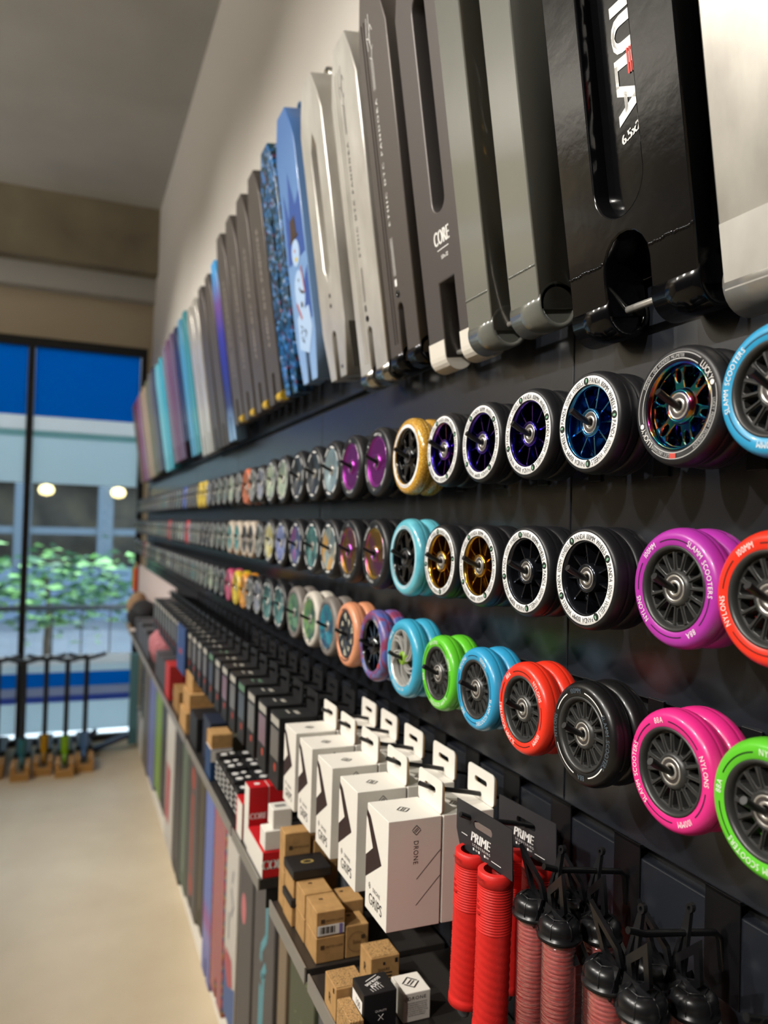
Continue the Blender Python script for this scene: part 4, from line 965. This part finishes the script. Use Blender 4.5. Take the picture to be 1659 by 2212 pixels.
def grip_card(label, x, y, z, yaw, lean):
    o = thing('grip_set', label, 'grips', on_wall(x, y, z) @ Matrix.Rotation(math.radians(yaw), 4, 'Y') @ Matrix.Rotation(math.radians(lean), 4, 'Z'), 'red grip sets on black cards')
    cardp = [(-.054, .022), (.054, .022), (.056, -.03), (-.046, -.03), (-.054, -.012)]
    pl = plate([list(reversed(cardp)), rrect(-.018, .018, .000, .0085, .004)], .0012)
    part(pl, 'header_card', DCARD, o)
    mb = MB(); put_text(mb, 'PRIME', .0105, FT(-.004, -.010, .0004), sx=.95, shear=.18, bold=.0006)
    put_text(mb, 'SCOOTERING', .0026, FT(-.002, -.0188, .0004), spacing=1.7)
    for k in range(3): mb.box(-.018 + .011 * k, -.0155 + .011 * k, -.0245, -.022, .0003, .0006)
    put_text(mb, 'RED', .0018, FT(-.011, -.0232, .0004)); put_text(mb, 'GREY', .0018, FT(.010, -.0232, .0004))
    mb.box(.018, .036, -.0238, -.0232, .0003, .0006); mb.box(-.042, -.030, -.0135, -.0129, .0003, .0006)
    part(mb, 'lettering', WPRINT, o)
    for gx, ln in ((-.0225, -3.5), (.0235, -2.5)):
        key = 'ribbed_grip'
        if key not in MESH: g = ribbed().build('grip', RED, o); MESH[key] = g.data
        else: g = bpy.data.objects.new('grip', MESH[key]); C.objects.link(g); g.parent = o
        g.matrix_local = Matrix.Translation((gx, -.026 - (.004 if gx > 0 else 0), -.002)) @ Matrix.Rotation(math.radians(ln), 4, 'Z')
        mb = MB(); put_text(mb, 'PRIME', .004, FT(0, -.0075, .0196), sx=1.1); e = part(mb, 'moulded_name', mat('red_dark', '#8a1412', .5), g)
        mb = MB(); [mb.box(-.012, -.003, -.033 - .006 * k, -.0305 - .006 * k, .014, .0192, Matrix.Rotation(math.radians(-30), 4, 'Y') @ Matrix.Rotation(math.radians(18), 4, 'Z') @ Matrix.Translation((0, 0, 0))) for k in range(3)]
        part(mb, 'moulded_bars', RED, g)
    part(MB().lathe([(.0005, .004), (.012, .004), (.0135, .002), (.0135, 0), (.0005, 0)], 24, Matrix.Translation((-.040, -.205, -.004))), 'bar_end_plug', mat('plug_grey', '#4a4a4d', .4), o)
    return o
hook2(.768, 'black hook through the black cards of the red grips')
grip_card('black card holding a pair of red ribbed grips, front set beside the white cartons', .742, .122, 1.449, 4, 1)
grip_card('black card holding a pair of red ribbed grips, rear set against the wall', .768, .050, 1.437, 4, 1)

# grips in clear tubes on moulded black hangers
CLEAR = bpy.data.materials.new('clear_tube'); CLEAR.use_nodes = True
def _clear():
    nt = CLEAR.node_tree; N = nt.nodes; L = nt.links; N.remove(N['Principled BSDF'])
    tr = N.new('ShaderNodeBsdfTransparent'); go = N.new('ShaderNodeBsdfGlossy'); mx = N.new('ShaderNodeMixShader'); fz = N.new('ShaderNodeLayerWeight')
    go.inputs['Roughness'].default_value = .12; fz.inputs['Blend'].default_value = .35; tr.inputs['Color'].default_value = (.96, .95, .95, 1)
    tc = N.new('ShaderNodeTexCoord'); nz = N.new('ShaderNodeTexNoise'); nz.inputs['Scale'].default_value = 60; mp = N.new('ShaderNodeMapping'); mp.inputs['Scale'].default_value = (1, 6, 1)
    b = N.new('ShaderNodeBump'); b.inputs['Strength'].default_value = .6; b.inputs['Distance'].default_value = .004
    L.new(tc.outputs['Object'], mp.inputs[0]); L.new(mp.outputs[0], nz.inputs['Vector']); L.new(nz.outputs['Fac'], b.inputs['Height']); L.new(b.outputs[0], go.inputs['Normal'])
    df = N.new('ShaderNodeBsdfDiffuse'); df.inputs[0].default_value = (.9, .88, .88, 1); m2 = N.new('ShaderNodeMixShader'); m2.inputs[0].default_value = .08
    L.new(tr.outputs[0], m2.inputs[1]); L.new(df.outputs[0], m2.inputs[2]); L.new(b.outputs[0], df.inputs['Normal'])
    ad = N.new('ShaderNodeMath'); ad.operation = 'ADD'; ad.inputs[1].default_value = .07; L.new(fz.outputs['Facing'], ad.inputs[0])
    L.new(ad.outputs[0], mx.inputs[0]); L.new(m2.outputs[0], mx.inputs[1]); L.new(go.outputs[0], mx.inputs[2]); L.new(mx.outputs[0], N['Material Output'].inputs[0])
_clear()
HB = mat('hanger_black', '#131315', .3)
REDT = mat('red_tube_grip', '#c8322c', .45)
def slab(mb, a, b, c, d, th=.0022):
    a, b, c, d = map(Vector, (a, b, c, d)); n = (c - a).cross(d - b).normalized() * th
    v = [a, b, c, d, a + n, b + n, c + n, d + n]
    mb.add(v, [(3, 2, 1, 0), (4, 5, 6, 7), (0, 1, 5, 4), (1, 2, 6, 5), (2, 3, 7, 6), (3, 0, 4, 7)])
def hanger(label, x, y, z):
    key = 'tube_set'
    if key in PROTO: return dup(PROTO[key], on_wall(x, y, z), label, 'clear tube grip packs')
    o = thing('tube_pack', label, 'grips', on_wall(x, y, z), 'clear tube grip packs'); PROTO[key] = o
    SH = Matrix(((1, 0, 0, 0), (0, 1, 0, 0), (0, -.25, 1, .004), (0, 0, 0, 1)))
    FW = Matrix(((1, 0, 0, 0), (0, 1, 0, 0), (0, .45, 1, -.002), (0, 0, 0, 1)))
    mb = MB()
    mb.mesh(plate([list(reversed([(-.012, -.012), (-.0025, .066), (.0025, .066), (.012, -.012)])), [(-.0055, 0), (.0055, 0), (.0008, .048), (-.0008, .048)]], .004), SH)
    mb.mesh(plate([circle(0, .070, .0042, 14), circle(0, .070, .0018, 10)], .004), SH)
    part(mb, 'spike', HB, o)
    for sg in (-1, 1):
        w = [(sg * .002, -.004), (sg * .005, .034), (sg * .037, .060), (sg * .031, .021)]
        if sg > 0: w = list(reversed(w))
        c = (sg * .0185, .0275); inn = [(c[0] + (p[0] - c[0]) * .55, c[1] + (p[1] - c[1]) * .55) for p in w]
        part(plate([w, inn], .004), 'wing', HB, o).matrix_local = FW
        v = [(0, .016), (sg * .040, -.022), (sg * .030, -.030), (sg * .004, -.004)]
        mb = MB(); mb.prism(v if sg < 0 else list(reversed(v)), -.010, -.006); mb.prism(v if sg < 0 else list(reversed(v)), -.0225, -.0185)
        slab(mb, (sg * .002, .022, .004), (sg * .036, .016, .002), (sg * .040, .002, .002), (sg * .004, -.006, .012))
        bar_ = [(sg * .003, .012), (sg * .036, .006), (sg * .036, -.004), (sg * .003, -.002)]
        mb.prism(bar_ if sg < 0 else list(reversed(bar_)), -.002, .010)
        part(mb, 'bracket', HB, o)
        CX = Matrix.Translation((sg * .0225, 0, .002)) @ Matrix.Rotation(-PI / 2, 4, 'X')
        cap = MB().lathe([(.0005, .006), (.003, .0066), (.0046, .011), (.007, .0160), (.0108, .0175), (.0150, .0168), (.0188, .0128), (.0200, .0072), (.0190, .0022), (.0217, .0012), (.0217, -.002), (.0005, -.002)], 36, CX)
        c_ = part(cap, 'cap', HB, o)
        mb = MB(); pts = [((.0116 + .0006) * math.cos(PI / 3 * k), (.0116 + .0006) * math.sin(PI / 3 * k), .0178) for k in range(7)]
        mb.tube(pts, .0007, 5, CX)
        for k in range(6): mb.tube([pts[k], (.0186 * math.cos(PI / 3 * k), .0186 * math.sin(PI / 3 * k), .0132), (.0202 * math.cos(PI / 3 * k), .0202 * math.sin(PI / 3 * k), .0072), (.0192 * math.cos(PI / 3 * k), .0192 * math.sin(PI / 3 * k), .002)], .0007, 5, CX)
        part(mb, 'moulded_ridge', HB, c_)
        tb = MB().lathe([(.0164, -.003), (.0164, -.155), (.012, -.158), (.0005, -.158)], 36, CX); part(tb, 'clear_tube', CLEAR, o)
        gp = [(.0005, -.006), (.0135, -.006)]; zz = -.008
        while zz > -.15: gp += [(.0148, zz), (.0148, zz - .002), (.0139, zz - .0026), (.0139, zz - .0036)]; zz -= .0042
        part(MB().lathe(gp + [(.0005, zz)], 32, CX), 'grip', REDT, o)
    return o
hook2(.651, 'black hook with silver tip holding the farther pair of clear tube packs', L=.104, rise=.014)
hook2(.524, 'black hook with silver tip holding the nearer pair of clear tube packs', L=.106, rise=.014)
hanger('clear tube grip pack, front one on the hook beside the red carded grips', .651, .098, 1.392)
hanger('clear tube grip pack, rear one on the hook beside the red carded grips', .651, .050, 1.384)
hanger('clear tube pack of red grips, front one on the hook under the pink wheel', .527, .104, 1.392)
hanger('clear tube pack of red grips, rear one on the hook under the pink wheel', .524, .054, 1.386)

hook2(.402, 'black hook at the near end of the lowest rail', L=.106, rise=.014)
t = thing('grey_knee_pad', 'pale grey rounded pad hanging at the near end of the lowest rail', 'pad', on_wall(.402, .10, 1.36))
part(MB().lathe([(.0005, .022), (.012, .020), (.022, .012), (.026, 0), (.026, -.08), (.0005, -.08)], 28, Matrix.Rotation(-PI / 2, 4, 'X')), 'shell', mat('pad_grey', '#8f8f88', .4), t)
part(MB().tube([(0, .02, 0), (0, .07, -.01), (0, .085, -.006)], .004, 8), 'strap', BLK, t)
# ------------------------------------------------------------------ shelves
SHM = mat('shelf_top_black', '#2b2826', .35); LIP = mat('shelf_lip_grey', '#8f8b84', .4, .3)
shelf_x = [(.40, 1.037), (1.053, 1.262), (1.343, 1.586), (1.597, 2.285), (2.30, 3.29), (3.305, 4.29), (4.305, 4.98)]
words = ['nearest shelf, holding the black and white cube boxes', 'short shelf holding the stacked kraft boxes', 'short shelf holding the red and white boxes', 'shelf holding rows of small black boxes', 'shelf holding the open kraft boxes, farther on', 'shelf holding the red knitted bundle', 'far shelf holding the black cap']
for (x0, x1), w in zip(shelf_x, words):
    o = thing('wall_shelf', 'black metal ' + w, 'shelf', Matrix.Translation(((x0 + x1) / 2, 0, 1.153))); h = (x1 - x0) / 2
    part(MB().box(-h, h, .003, .222, -.018, 0), 'tray', SHM, o, .001)
    part(MB().box(-h, h, .222, .2245, -.02, .003), 'front_lip', LIP, o)
    for sg in (-1, 1): part(MB().box(sg * h - .0015, sg * h + .0015, .003, .21, -.05, -.018), 'bracket', BLKM, o)
def carton(name, label, x0, x1, y0, y1, z0, h, m, group=None, lid=None, bevel=.0012, yaw=0.):
    o = thing(name, label, 'box', Matrix.Translation(((x0 + x1) / 2, (y0 + y1) / 2, z0)) @ Matrix.Rotation(math.radians(yaw), 4, 'Z'), group)
    a, b = (x1 - x0) / 2, (y1 - y0) / 2
    part(MB().box(-a, a, -b, b, .0002, h), 'carton', m, o, bevel)
    o['dx'] = a; o['dy'] = b
    return o
S0 = 1.1532
nf = lambda o, u, z: near_face(-o['dx'] - .0004, u, z); tf = lambda o, u, v, h: top_face(v, u, h + .0004); of = lambda o, u, z: on_wall(u, o['dy'] + .0004, z)
def prt(o, m, fn, name='lettering'): mb = MB(); fn(mb); return part(mb, name, m, o)
# nearest shelf
b = carton('cube_box', 'black cube box with white emblem on top and white side label', .882, .923, .157, .201, S0, .056, BCARD)
prt(b, WHITE, lambda mb: (put_text(mb, 'DEEP ROOTS', .0045, tf(b, .001, .004, .056) @ Matrix.Rotation(.5, 4, 'Z'), sx=.7, bold=.0003), put_text(mb, 'AXE', .006, tf(b, .001, -.004, .056) @ Matrix.Rotation(.5, 4, 'Z'), bold=.0004),
   mb.box(-.010, .010, -.0005, .0005, 0, .0002, tf(b, .001, .0105, .056) @ Matrix.Rotation(.5, 4, 'Z')), [mb.box(-.009 + .004 * k, -.0085 + .004 * k, -.005, .002, 0, .0002, tf(b, .001, -.010, .056) @ Matrix.Rotation(.3, 4, 'Z')) for k in range(5)]), 'top_emblem')
prt(b, WPRINT, lambda mb: (put_text(mb, 'QUALITY', .0026, nf(b, -.001, .034)), mb.box(-.005, .005, -.0003, .0003, 0, .0002, nf(b, -.001, .026) @ Matrix.Rotation(.8, 4, 'Z')), mb.box(-.005, .005, -.0003, .0003, 0, .0002, nf(b, -.001, .026) @ Matrix.Rotation(-.8, 4, 'Z'))), 'side_emblem')
l = prt(b, WHITE, lambda mb: mb.box(-.017, .017, -.020, .018, 0, .0002, of(b, 0, .028)), 'white_label')
prt(l, INK, lambda mb: ([mb.box(-.014 + .0023 * k, -.014 + .0023 * k + .0012, -.012, -.002, 0, .0002, on_wall(0, b['dy'] + .0008, .028)) for k in range(10)], put_text(mb, '100', .008, on_wall(-.004, b['dy'] + .0008, .038))), 'label_print')
b = carton('cube_box', 'small white cube box with black diamond logo and fine print', .897, .939, .103, .141, S0, .037, CARD)
prt(b, INK, lambda mb: (diamond(mb, tf(b, 0, 0, .037), .0115), put_text(mb, 'DRONE', .0042, nf(b, .004 - .004, .030), sx=1.1, spacing=1.2), diamond(mb, nf(b, .0155, .030), .0032),
   [put_text(mb, t_, .0016, nf(b, 0, .024 - .0026 * k), sx=.9) for k, t_ in enumerate(('DISCLAIMER DRONE ACCEPTS', 'NO RESPONSIBILITY FOR ANY', 'DAMAGES OR INJURY CAUSED', 'BY THE USE OF THIS PRODUCT', 'WE DO ADVISE ANYBODY USING', 'A SCOOTER TO WEAR FULL', 'PROTECTIVE EQUIPMENT'))]))
b = carton('cube_box', 'doodle-printed kraft cube box reading share, behind the white cube box', .975, 1.017, .113, .155, S0, .043, KRAFT)
prt(b, KRAFTP, lambda mb: mb.box(-.019, .019, -.019, .019, 0, .0002, tf(b, 0, 0, .043)), 'doodle_print')
prt(b, INK, lambda mb: (put_text(mb, 'SHARE', .0042, nf(b, .002, .026)), [mb.box(-.010, .010, -.0008, .0008, 0, .0002, nf(b, .0, .021 - .0045 * k)) for k in range(3)], mb.box(-.002, .002, -.003, .003, 0, .0002, nf(b, -.016, .036)), mb.box(-.0016, .0016, -.002, .002, 0, .0002, nf(b, .002, .034)), put_text(mb, 'R', .012, of(b, 0, .022))))
b = carton('cube_box', 'doodle-printed kraft box with round letter mark at the shelf front', .927, .972, .180, .221, S0, .042, KRAFT)
prt(b, KRAFTP, lambda mb: mb.box(-.0195, .0195, -.020, .020, 0, .0002, tf(b, 0, 0, .042)), 'doodle_print')
prt(b, INK, lambda mb: (put_text(mb, 'R', .012, of(b, 0, .02)), mb.box(-.002, .002, -.003, .003, 0, .0002, of(b, -.014, .036))))
b = carton('cube_box', 'low kraft box wedged between the shelf lip and the black cube box', .872, .922, .2035, .2215, S0, .034, KRAFTP)
b = carton('flat_box', 'flat black box with thin ring drawing on its lid', .800, .865, .158, .214, S0, .024, BCARD)
prt(b, WPRINT, lambda mb: [mb.mesh(plate([circle(0, 0, r, 32), circle(0, 0, r - .0004, 32)], .0001), tf(b, 0, 0, .024)) for r in (.018, .0145, .0135)], 'ring_print')
prt(b, mat('badge_red'), lambda mb: mb.box(-.02, .0, -.008, .008, 0, .0002, of(b, -.01, .012)), 'red_side_print')
# kraft stack
G = 'kraft boxes on the second shelf'
def kr(label, *a, top=True, side='MASTER CLAMP', name='kraft_box', sz=.0032):
    b = carton(name, label, *a, KRAFT, G)
    def f(mb):
        put_text(mb, side, sz, nf(b, -.006 if sz < .004 else 0, a[5] * (.62 if sz < .004 else .48)), sx=.8); mb.box(-.003, .003, -.003, .003, 0, .0002, nf(b, .012 if sz < .004 else -.009, a[5] * .62))
        if top: mb.box(-.003, .003, -.002, .002, 0, .0002, tf(b, .004, .01, a[5]))
    prt(b, mat('kraft_ink', '#4a3520', .7), f); return b
kr('plain kraft box at the bottom front of the second shelf stack', 1.060, 1.115, .163, .206, S0, .036)
b = kr('kraft box with barcode label on top of the front stack', 1.061, 1.116, .163, .206, S0 + .0365, .036)
l = prt(b, WHITE, lambda mb: mb.box(-.020, .0205, -.0095, .0045, 0, .0003, nf(b, 0, .012)), 'barcode_label')
prt(l, INK, lambda mb: [mb.box(-.016 + .0021 * k, -.016 + .0021 * k + .0006 * (1 + k % 3), -.007, .0025, 0, .0002, near_face(-b['dx'] - .0008, 0, .012)) for k in range(11)], 'bars')
prt(l, mat('label_violet', '#7a6aa8', .5), lambda mb: mb.box(.013, .018, -.0095, .0045, 0, .0002, near_face(-b['dx'] - .0008, 0, .012)), 'violet_band')
b = kr('kraft cube box with a circle and small lettering beside the front stack', 1.060, 1.100, .126, .161, S0, .046, side='Ethic', sz=.0058)
prt(b, mat('kraft_ink'), lambda mb: mb.mesh(plate([circle(0, 0, .0145, 32), circle(0, 0, .0141, 32)], .0001), nf(b, 0, .022)), 'circle_print')
kr('lower kraft box directly behind the front stack', 1.118, 1.165, .163, .207, S0, .036); kr('upper kraft box directly behind the barcode box', 1.119, 1.166, .163, .207, S0 + .0365, .036)
kr('kraft box behind the circle-printed one', 1.104, 1.150, .118, .160, S0, .060)
kr('bottom kraft box of the stack with black lids', 1.170, 1.222, .166, .212, S0, .030)
b = carton('lid_box', 'thin black-lidded box between two kraft boxes', 1.168, 1.222, .168, .214, S0 + .0305, .012, BCARD, G)
kr('kraft box under the black box with gold logo', 1.171, 1.224, .164, .210, S0 + .043, .030)
b = carton('lid_box', 'thin black box with gold logo on the kraft stack', 1.166, 1.226, .150, .212, S0 + .0735, .014, BCARD, G)
prt(b, mat('gold_print', '#a08a50', .5), lambda mb: mb.mesh(plate([circle(0, 0, .011, 20), circle(0, 0, .007, 20)], .0002), tf(b, 0, .0, .014) @ Matrix.Scale(.6, 4, (0, 1, 0))), 'gold_logo')
kr('tall kraft box standing behind the black-lidded stack', 1.228, 1.260, .166, .210, S0, .060, top=False); kr('topmost kraft box of the second shelf', 1.228, 1.260, .166, .210, S0 + .0605, .062, top=False)
kr('tall kraft box nearer the wall behind the stack', 1.228, 1.260, .118, .160, S0, .105, top=False)
# red and white boxes
REDC = mat('red_carton', '#c01820', .45); G = 'boxes on the third shelf'
b = carton('red_box', 'long low red box with white sides under the small white boxes', 1.345, 1.472, .172, .217, S0, .046, REDC, G)
prt(b, WHITE, lambda mb: (put_text(mb, 'CORE', .016, nf(b, 0, .024), sx=.8, bold=.0012), ), 'lettering'); prt(b, CARD, lambda mb: mb.box(-.0635, .0635, -.023, .022, 0, .0003, of(b, 0, .0235)), 'white_side')
b = carton('white_box', 'small white box, lower of two on the red box', 1.350, 1.388, .174, .213, S0 + .0465, .034, CARD, G)
b = carton('white_box', 'small white box, upper of two on the red box', 1.356, 1.394, .163, .198, S0 + .081, .034, CARD, G)
prt(b, mat('smudge_grey', '#8a8884', .6), lambda mb: mb.box(-.010, .010, -.006, .006, 0, .0003, tf(b, 0, 0, .034)), 'top_print')
for k, (y0, y1, w) in enumerate(((.177, .214, 'by the shelf front'), (.138, .175, 'nearer the wall'))):
    b = carton('red_box', 'tall red and white box %s' % w, 1.478, 1.518, y0, y1, S0, .117, REDC, G)
    prt(b, WHITE, lambda mb: (put_text(mb, 'CORE', .012, nf(b, 0, .062), sx=.75, bold=.0009), mb.mesh(plate([circle(0, 0, .006, 12)], .0002), tf(b, 0, 0, .117))), 'lettering')
    prt(b, mat('pink_white', '#cbb8b0', .5), lambda mb: mb.box(-.0182, .0182, -.015, .015, 0, .0003, nf(b, 0, .0155)), 'lower_band'); prt(b, CARD, lambda mb: mb.box(-.0195, .0195, -.058, .058, 0, .0003, of(b, 0, .0585)), 'white_side')
b = carton('red_box', 'red and white box half hidden behind the tall red boxes', 1.522, 1.578, .172, .218, S0, .072, REDC, G)
prt(b, CARD, lambda mb: mb.box(-.02, .0275, -.035, .035, 0, .0003, of(b, -.004, .036)), 'white_side')
# rows of small black boxes
n = 0
for k in range(6):
    for j in range(2):
        x0 = 1.602 + .046 * k; y0 = .162 - .052 * j
        b = carton('small_black_box', 'small black box with white dots, %s from the near end of the %s row' % (ORD[k], ('outer', 'inner')[j]), x0, x0 + .042, y0, y0 + .048, S0, .070 + .004 * (k % 2), BCARD, 'small black boxes on the fourth shelf')
        prt(b, WPRINT, lambda mb: (mb.mesh(plate([circle(0, 0, .008, 12)], .0002), tf(b, .008, 0, .070 + .004 * (k % 2))), mb.mesh(plate([circle(0, 0, .006, 12)], .0002), tf(b, -.012, .006, .070 + .004 * (k % 2))), [mb.box(-.015, .015, -.0015, .0015, 0, .0003, of(b, 0, .02 + .012 * q)) for q in range(4)]), 'white_dots')
b = carton('blue_box', 'blue and white box at the shelf edge past the small black boxes', 1.892, 1.965, .165, .219, S0, .075, mat('box_blue', '#1f3f68', .45))
prt(b, CARD, lambda mb: (mb.box(-.026, .0262, -.014, .014, 0, .0004, nf(b, 0, .06)), mb.box(-.0262, .0262, -.035, .035, 0, .0004, tf(b, 0, 0, .075))), 'white_band')
carton('kraft_box', 'kraft box on top of the blue and white box', 1.895, 1.965, .166, .217, S0 + .0755, .035, KRAFT)
for k in range(2): 
    b = carton('upright_box', 'navy box with pale beige face, %s the wall' % ('farther from', 'nearer to')[k], 1.985, 2.10, .162 - .05 * k, .205 - .05 * k, S0, .115, mat('navy_carton', '#232a3a', .45))
    prt(b, mat('beige_face', '#a19b86', .55), lambda mb: mb.box(-.016, .016, -.05, .035, 0, .0003, nf(b, 0, .06)), 'pale_face')
carton('black_case', 'black box heap past the navy boxes', 2.14, 2.27, .12, .215, S0, .09, BCARD)
for k, (a, h, z) in enumerate(((0, .06, 0), (.02, .05, .0605), (.05, .045, .111))):
    carton('kraft_box', 'kraft box, %s of the leaning kraft stack beyond the fourth shelf' % ('bottom', 'middle', 'top')[k], 2.33 + a, 2.47 + a, .13 - .01 * k, .218 - .012 * k, S0 + z, h, KRAFT, 'far kraft stack')
carton('kraft_box', 'kraft box between the leaning kraft stack and the red boxes', 2.56, 2.70, .12, .21, S0, .075, mat('kraft_shade', '#8f6a3c', .7))
for k in range(2): 
    b = carton('red_box', 'far red box with grey stripe, %s' % ('by the shelf front', 'nearer the wall')[k], 2.78, 2.90, .165 - .055 * k, .215 - .055 * k, S0, .12, mat('red_far', '#b02c2c', .5))
    prt(b, mat('label_grey'), lambda mb: mb.box(-.012, .012, -.012, .012, 0, .0004, nf(b, 0, .03)), 'stripe')
for k in range(3): carton('black_case', 'grey-black case, %s between the red boxes and the knitted bundle' % ORD[k], 2.93 + .12 * k, 3.03 + .12 * k, .11, .212, S0, .10, mat('case_grey', '#46464a', .5))
# knitted bundle
def blob(label, name, m, x, y, sx, sy, sz, seed, cat):
    r = random.Random(seed); mb = MB(); n, k = 20, 12; v = []
    for i in range(k + 1):
        ph = PI * i / k
        for j in range(n):
            a = 2 * PI * j / n; w = 1 + .12 * math.sin(3 * a + seed + i) + .06 * r.uniform(-1, 1)
            v.append((sx * w * math.sin(ph) * math.cos(a), sy * w * math.sin(ph) * math.sin(a), sz * (1 - math.cos(ph)) * .98))
    mb.add(v, [(i * n + j, i * n + (j + 1) % n, (i + 1) * n + (j + 1) % n, (i + 1) * n + j) for i in range(k) for j in range(n)], True)
    return tag(mb.build(name, m, mw=Matrix.Translation((x, y, S0))), label, cat)
blob('dusty red knitted bundle slumped on the shelf edge', 'knitted_bundle', ramp_mat('dusty_red_knit', [(.4, '#8a4048'), (.6, '#b0747a')], scale=120, rough=.9), 3.42, .15, .12, .075, .09, 2, 'bundle')
for k in range(5): carton('grey_box', 'grey box, %s in the run past the knitted bundle' % ORD[k], 3.6 + .13 * k, 3.71 + .13 * k, .10, .21, S0, .10 + .02 * (k % 2), mat('case_grey'), 'grey boxes past the bundle')
carton('kraft_box', 'kraft box against the wall behind the knitted bundle', 3.95, 4.05, .02, .09, S0, .17, KRAFT)
t = blob('black cap with white brim on the far shelf', 'peaked_hat', mat('cap_black', '#131316', .8), 4.60, .15, .115, .085, .09, 5, 'cap')
part(MB().prism(arc(0, 0, .09, 200, 340, 10), .0, .012, Matrix.Translation((-.1, .0, .02)) @ Matrix.Rotation(-PI / 2, 4, 'Z')), 'brim', mat('brim_white', '#c9beb8', .7), t)
carton('grey_box', 'grey carton holding up the black cap end of the shelf', 4.32, 4.40, .08, .21, S0, .10, mat('case_grey')); carton('kraft_box', 'kraft box beside the black cap', 4.75, 4.82, .12, .215, S0, .09, KRAFT)
t = blob('brown paper bundle at the far end of the shelves', 'paper_bundle', mat('brown_paper', '#8c6e52', .8), 4.9, .16, .06, .06, .1, 9, 'bundle')

# ------------------------------------------------------------------ camera
cd = bpy.data.cameras.new('camera'); cam = bpy.data.objects.new('camera', cd); C.objects.link(cam)
f = 1661.; xv, yv, roll = 155 - 829.5, 1121 - 1106, .028
X = Vector((xv, yv, f)).normalized(); d = Vector((-math.sin(roll), math.cos(roll), 0)); d.z = -(X.x * d.x + X.y * d.y) / X.z; d.normalize()
Zc = -d; Yc = Zc.cross(X)
R = Matrix((X, Yc, Zc))                      # rows: world axes in camera coordinates (x, y down, z ahead)
cam.matrix_world = Matrix(((R[0][0], -R[0][1], -R[0][2], 0), (R[1][0], -R[1][1], -R[1][2], .55), (R[2][0], -R[2][1], -R[2][2], 1.78), (0, 0, 0, 1)))
cd.sensor_width = 36; cd.lens = f / 2212 * 36; cd.clip_start = .02
cd.dof.use_dof = True; cd.dof.focus_distance = .75; cd.dof.aperture_fstop = 27.03 / 5.8
SC.camera = cam

# ------------------------------------------------------------------ light
def spot(name, loc, tgt, e, size=85, col=(1., .95, .88), rad=.03, blend=.6):
    l = bpy.data.lights.new(name, 'SPOT'); l.energy = e; l.spot_size = math.radians(size); l.spot_blend = blend; l.color = col; l.shadow_soft_size = rad
    o = bpy.data.objects.new(name, l); C.objects.link(o); o.location = loc
    o.rotation_euler = (Vector(tgt) - Vector(loc)).to_track_quat('-Z', 'Y').to_euler(); return o
for i, x in enumerate((-.5, .75, 2.0, 3.3, 4.6)):
    spot('track_spot', (x, 2.3, 3.3), (x + .05, 0, 1.7), 190, 82, blend=.8)
for x, y in ((-.8, 4.6), (2.2, 4.6), (5.0, 4.2)):
    l = bpy.data.lights.new('fill_uplight', 'AREA'); l.energy = 120; l.size = 1.2; l.color = (1., .95, .88)  # added unseen fill lamps, bounced off the ceiling as soft top light
    o = bpy.data.objects.new('fill_uplight', l); C.objects.link(o); o.location = (x, y, 3.1); o.rotation_euler = (PI, 0, 0)
w = bpy.data.worlds.new('world'); SC.world = w; w.use_nodes = True
bg = w.node_tree.nodes['Background']; bg.inputs['Color'].default_value = (.74, .87, 1., 1); bg.inputs['Strength'].default_value = 6.0
sl_ = bpy.data.lights.new('sun', 'SUN'); sl_.energy = 4.0; sl_.angle = .01; so = bpy.data.objects.new('sun', sl_); C.objects.link(so)
so.rotation_euler = Vector((-.25, .3, -1)).to_track_quat('-Z', 'Y').to_euler()
vs = SC.view_settings; vs.view_transform = 'Standard'; vs.look = 'None'; vs.gamma = 1.; vs.exposure = 0.; vs.use_curve_mapping = False
SC.render.film_transparent = False
SC.cycles.max_bounces = 6; SC.cycles.diffuse_bounces = 3; SC.cycles.glossy_bounces = 3; SC.cycles.transparent_max_bounces = 12
SC.cycles.use_denoising = True
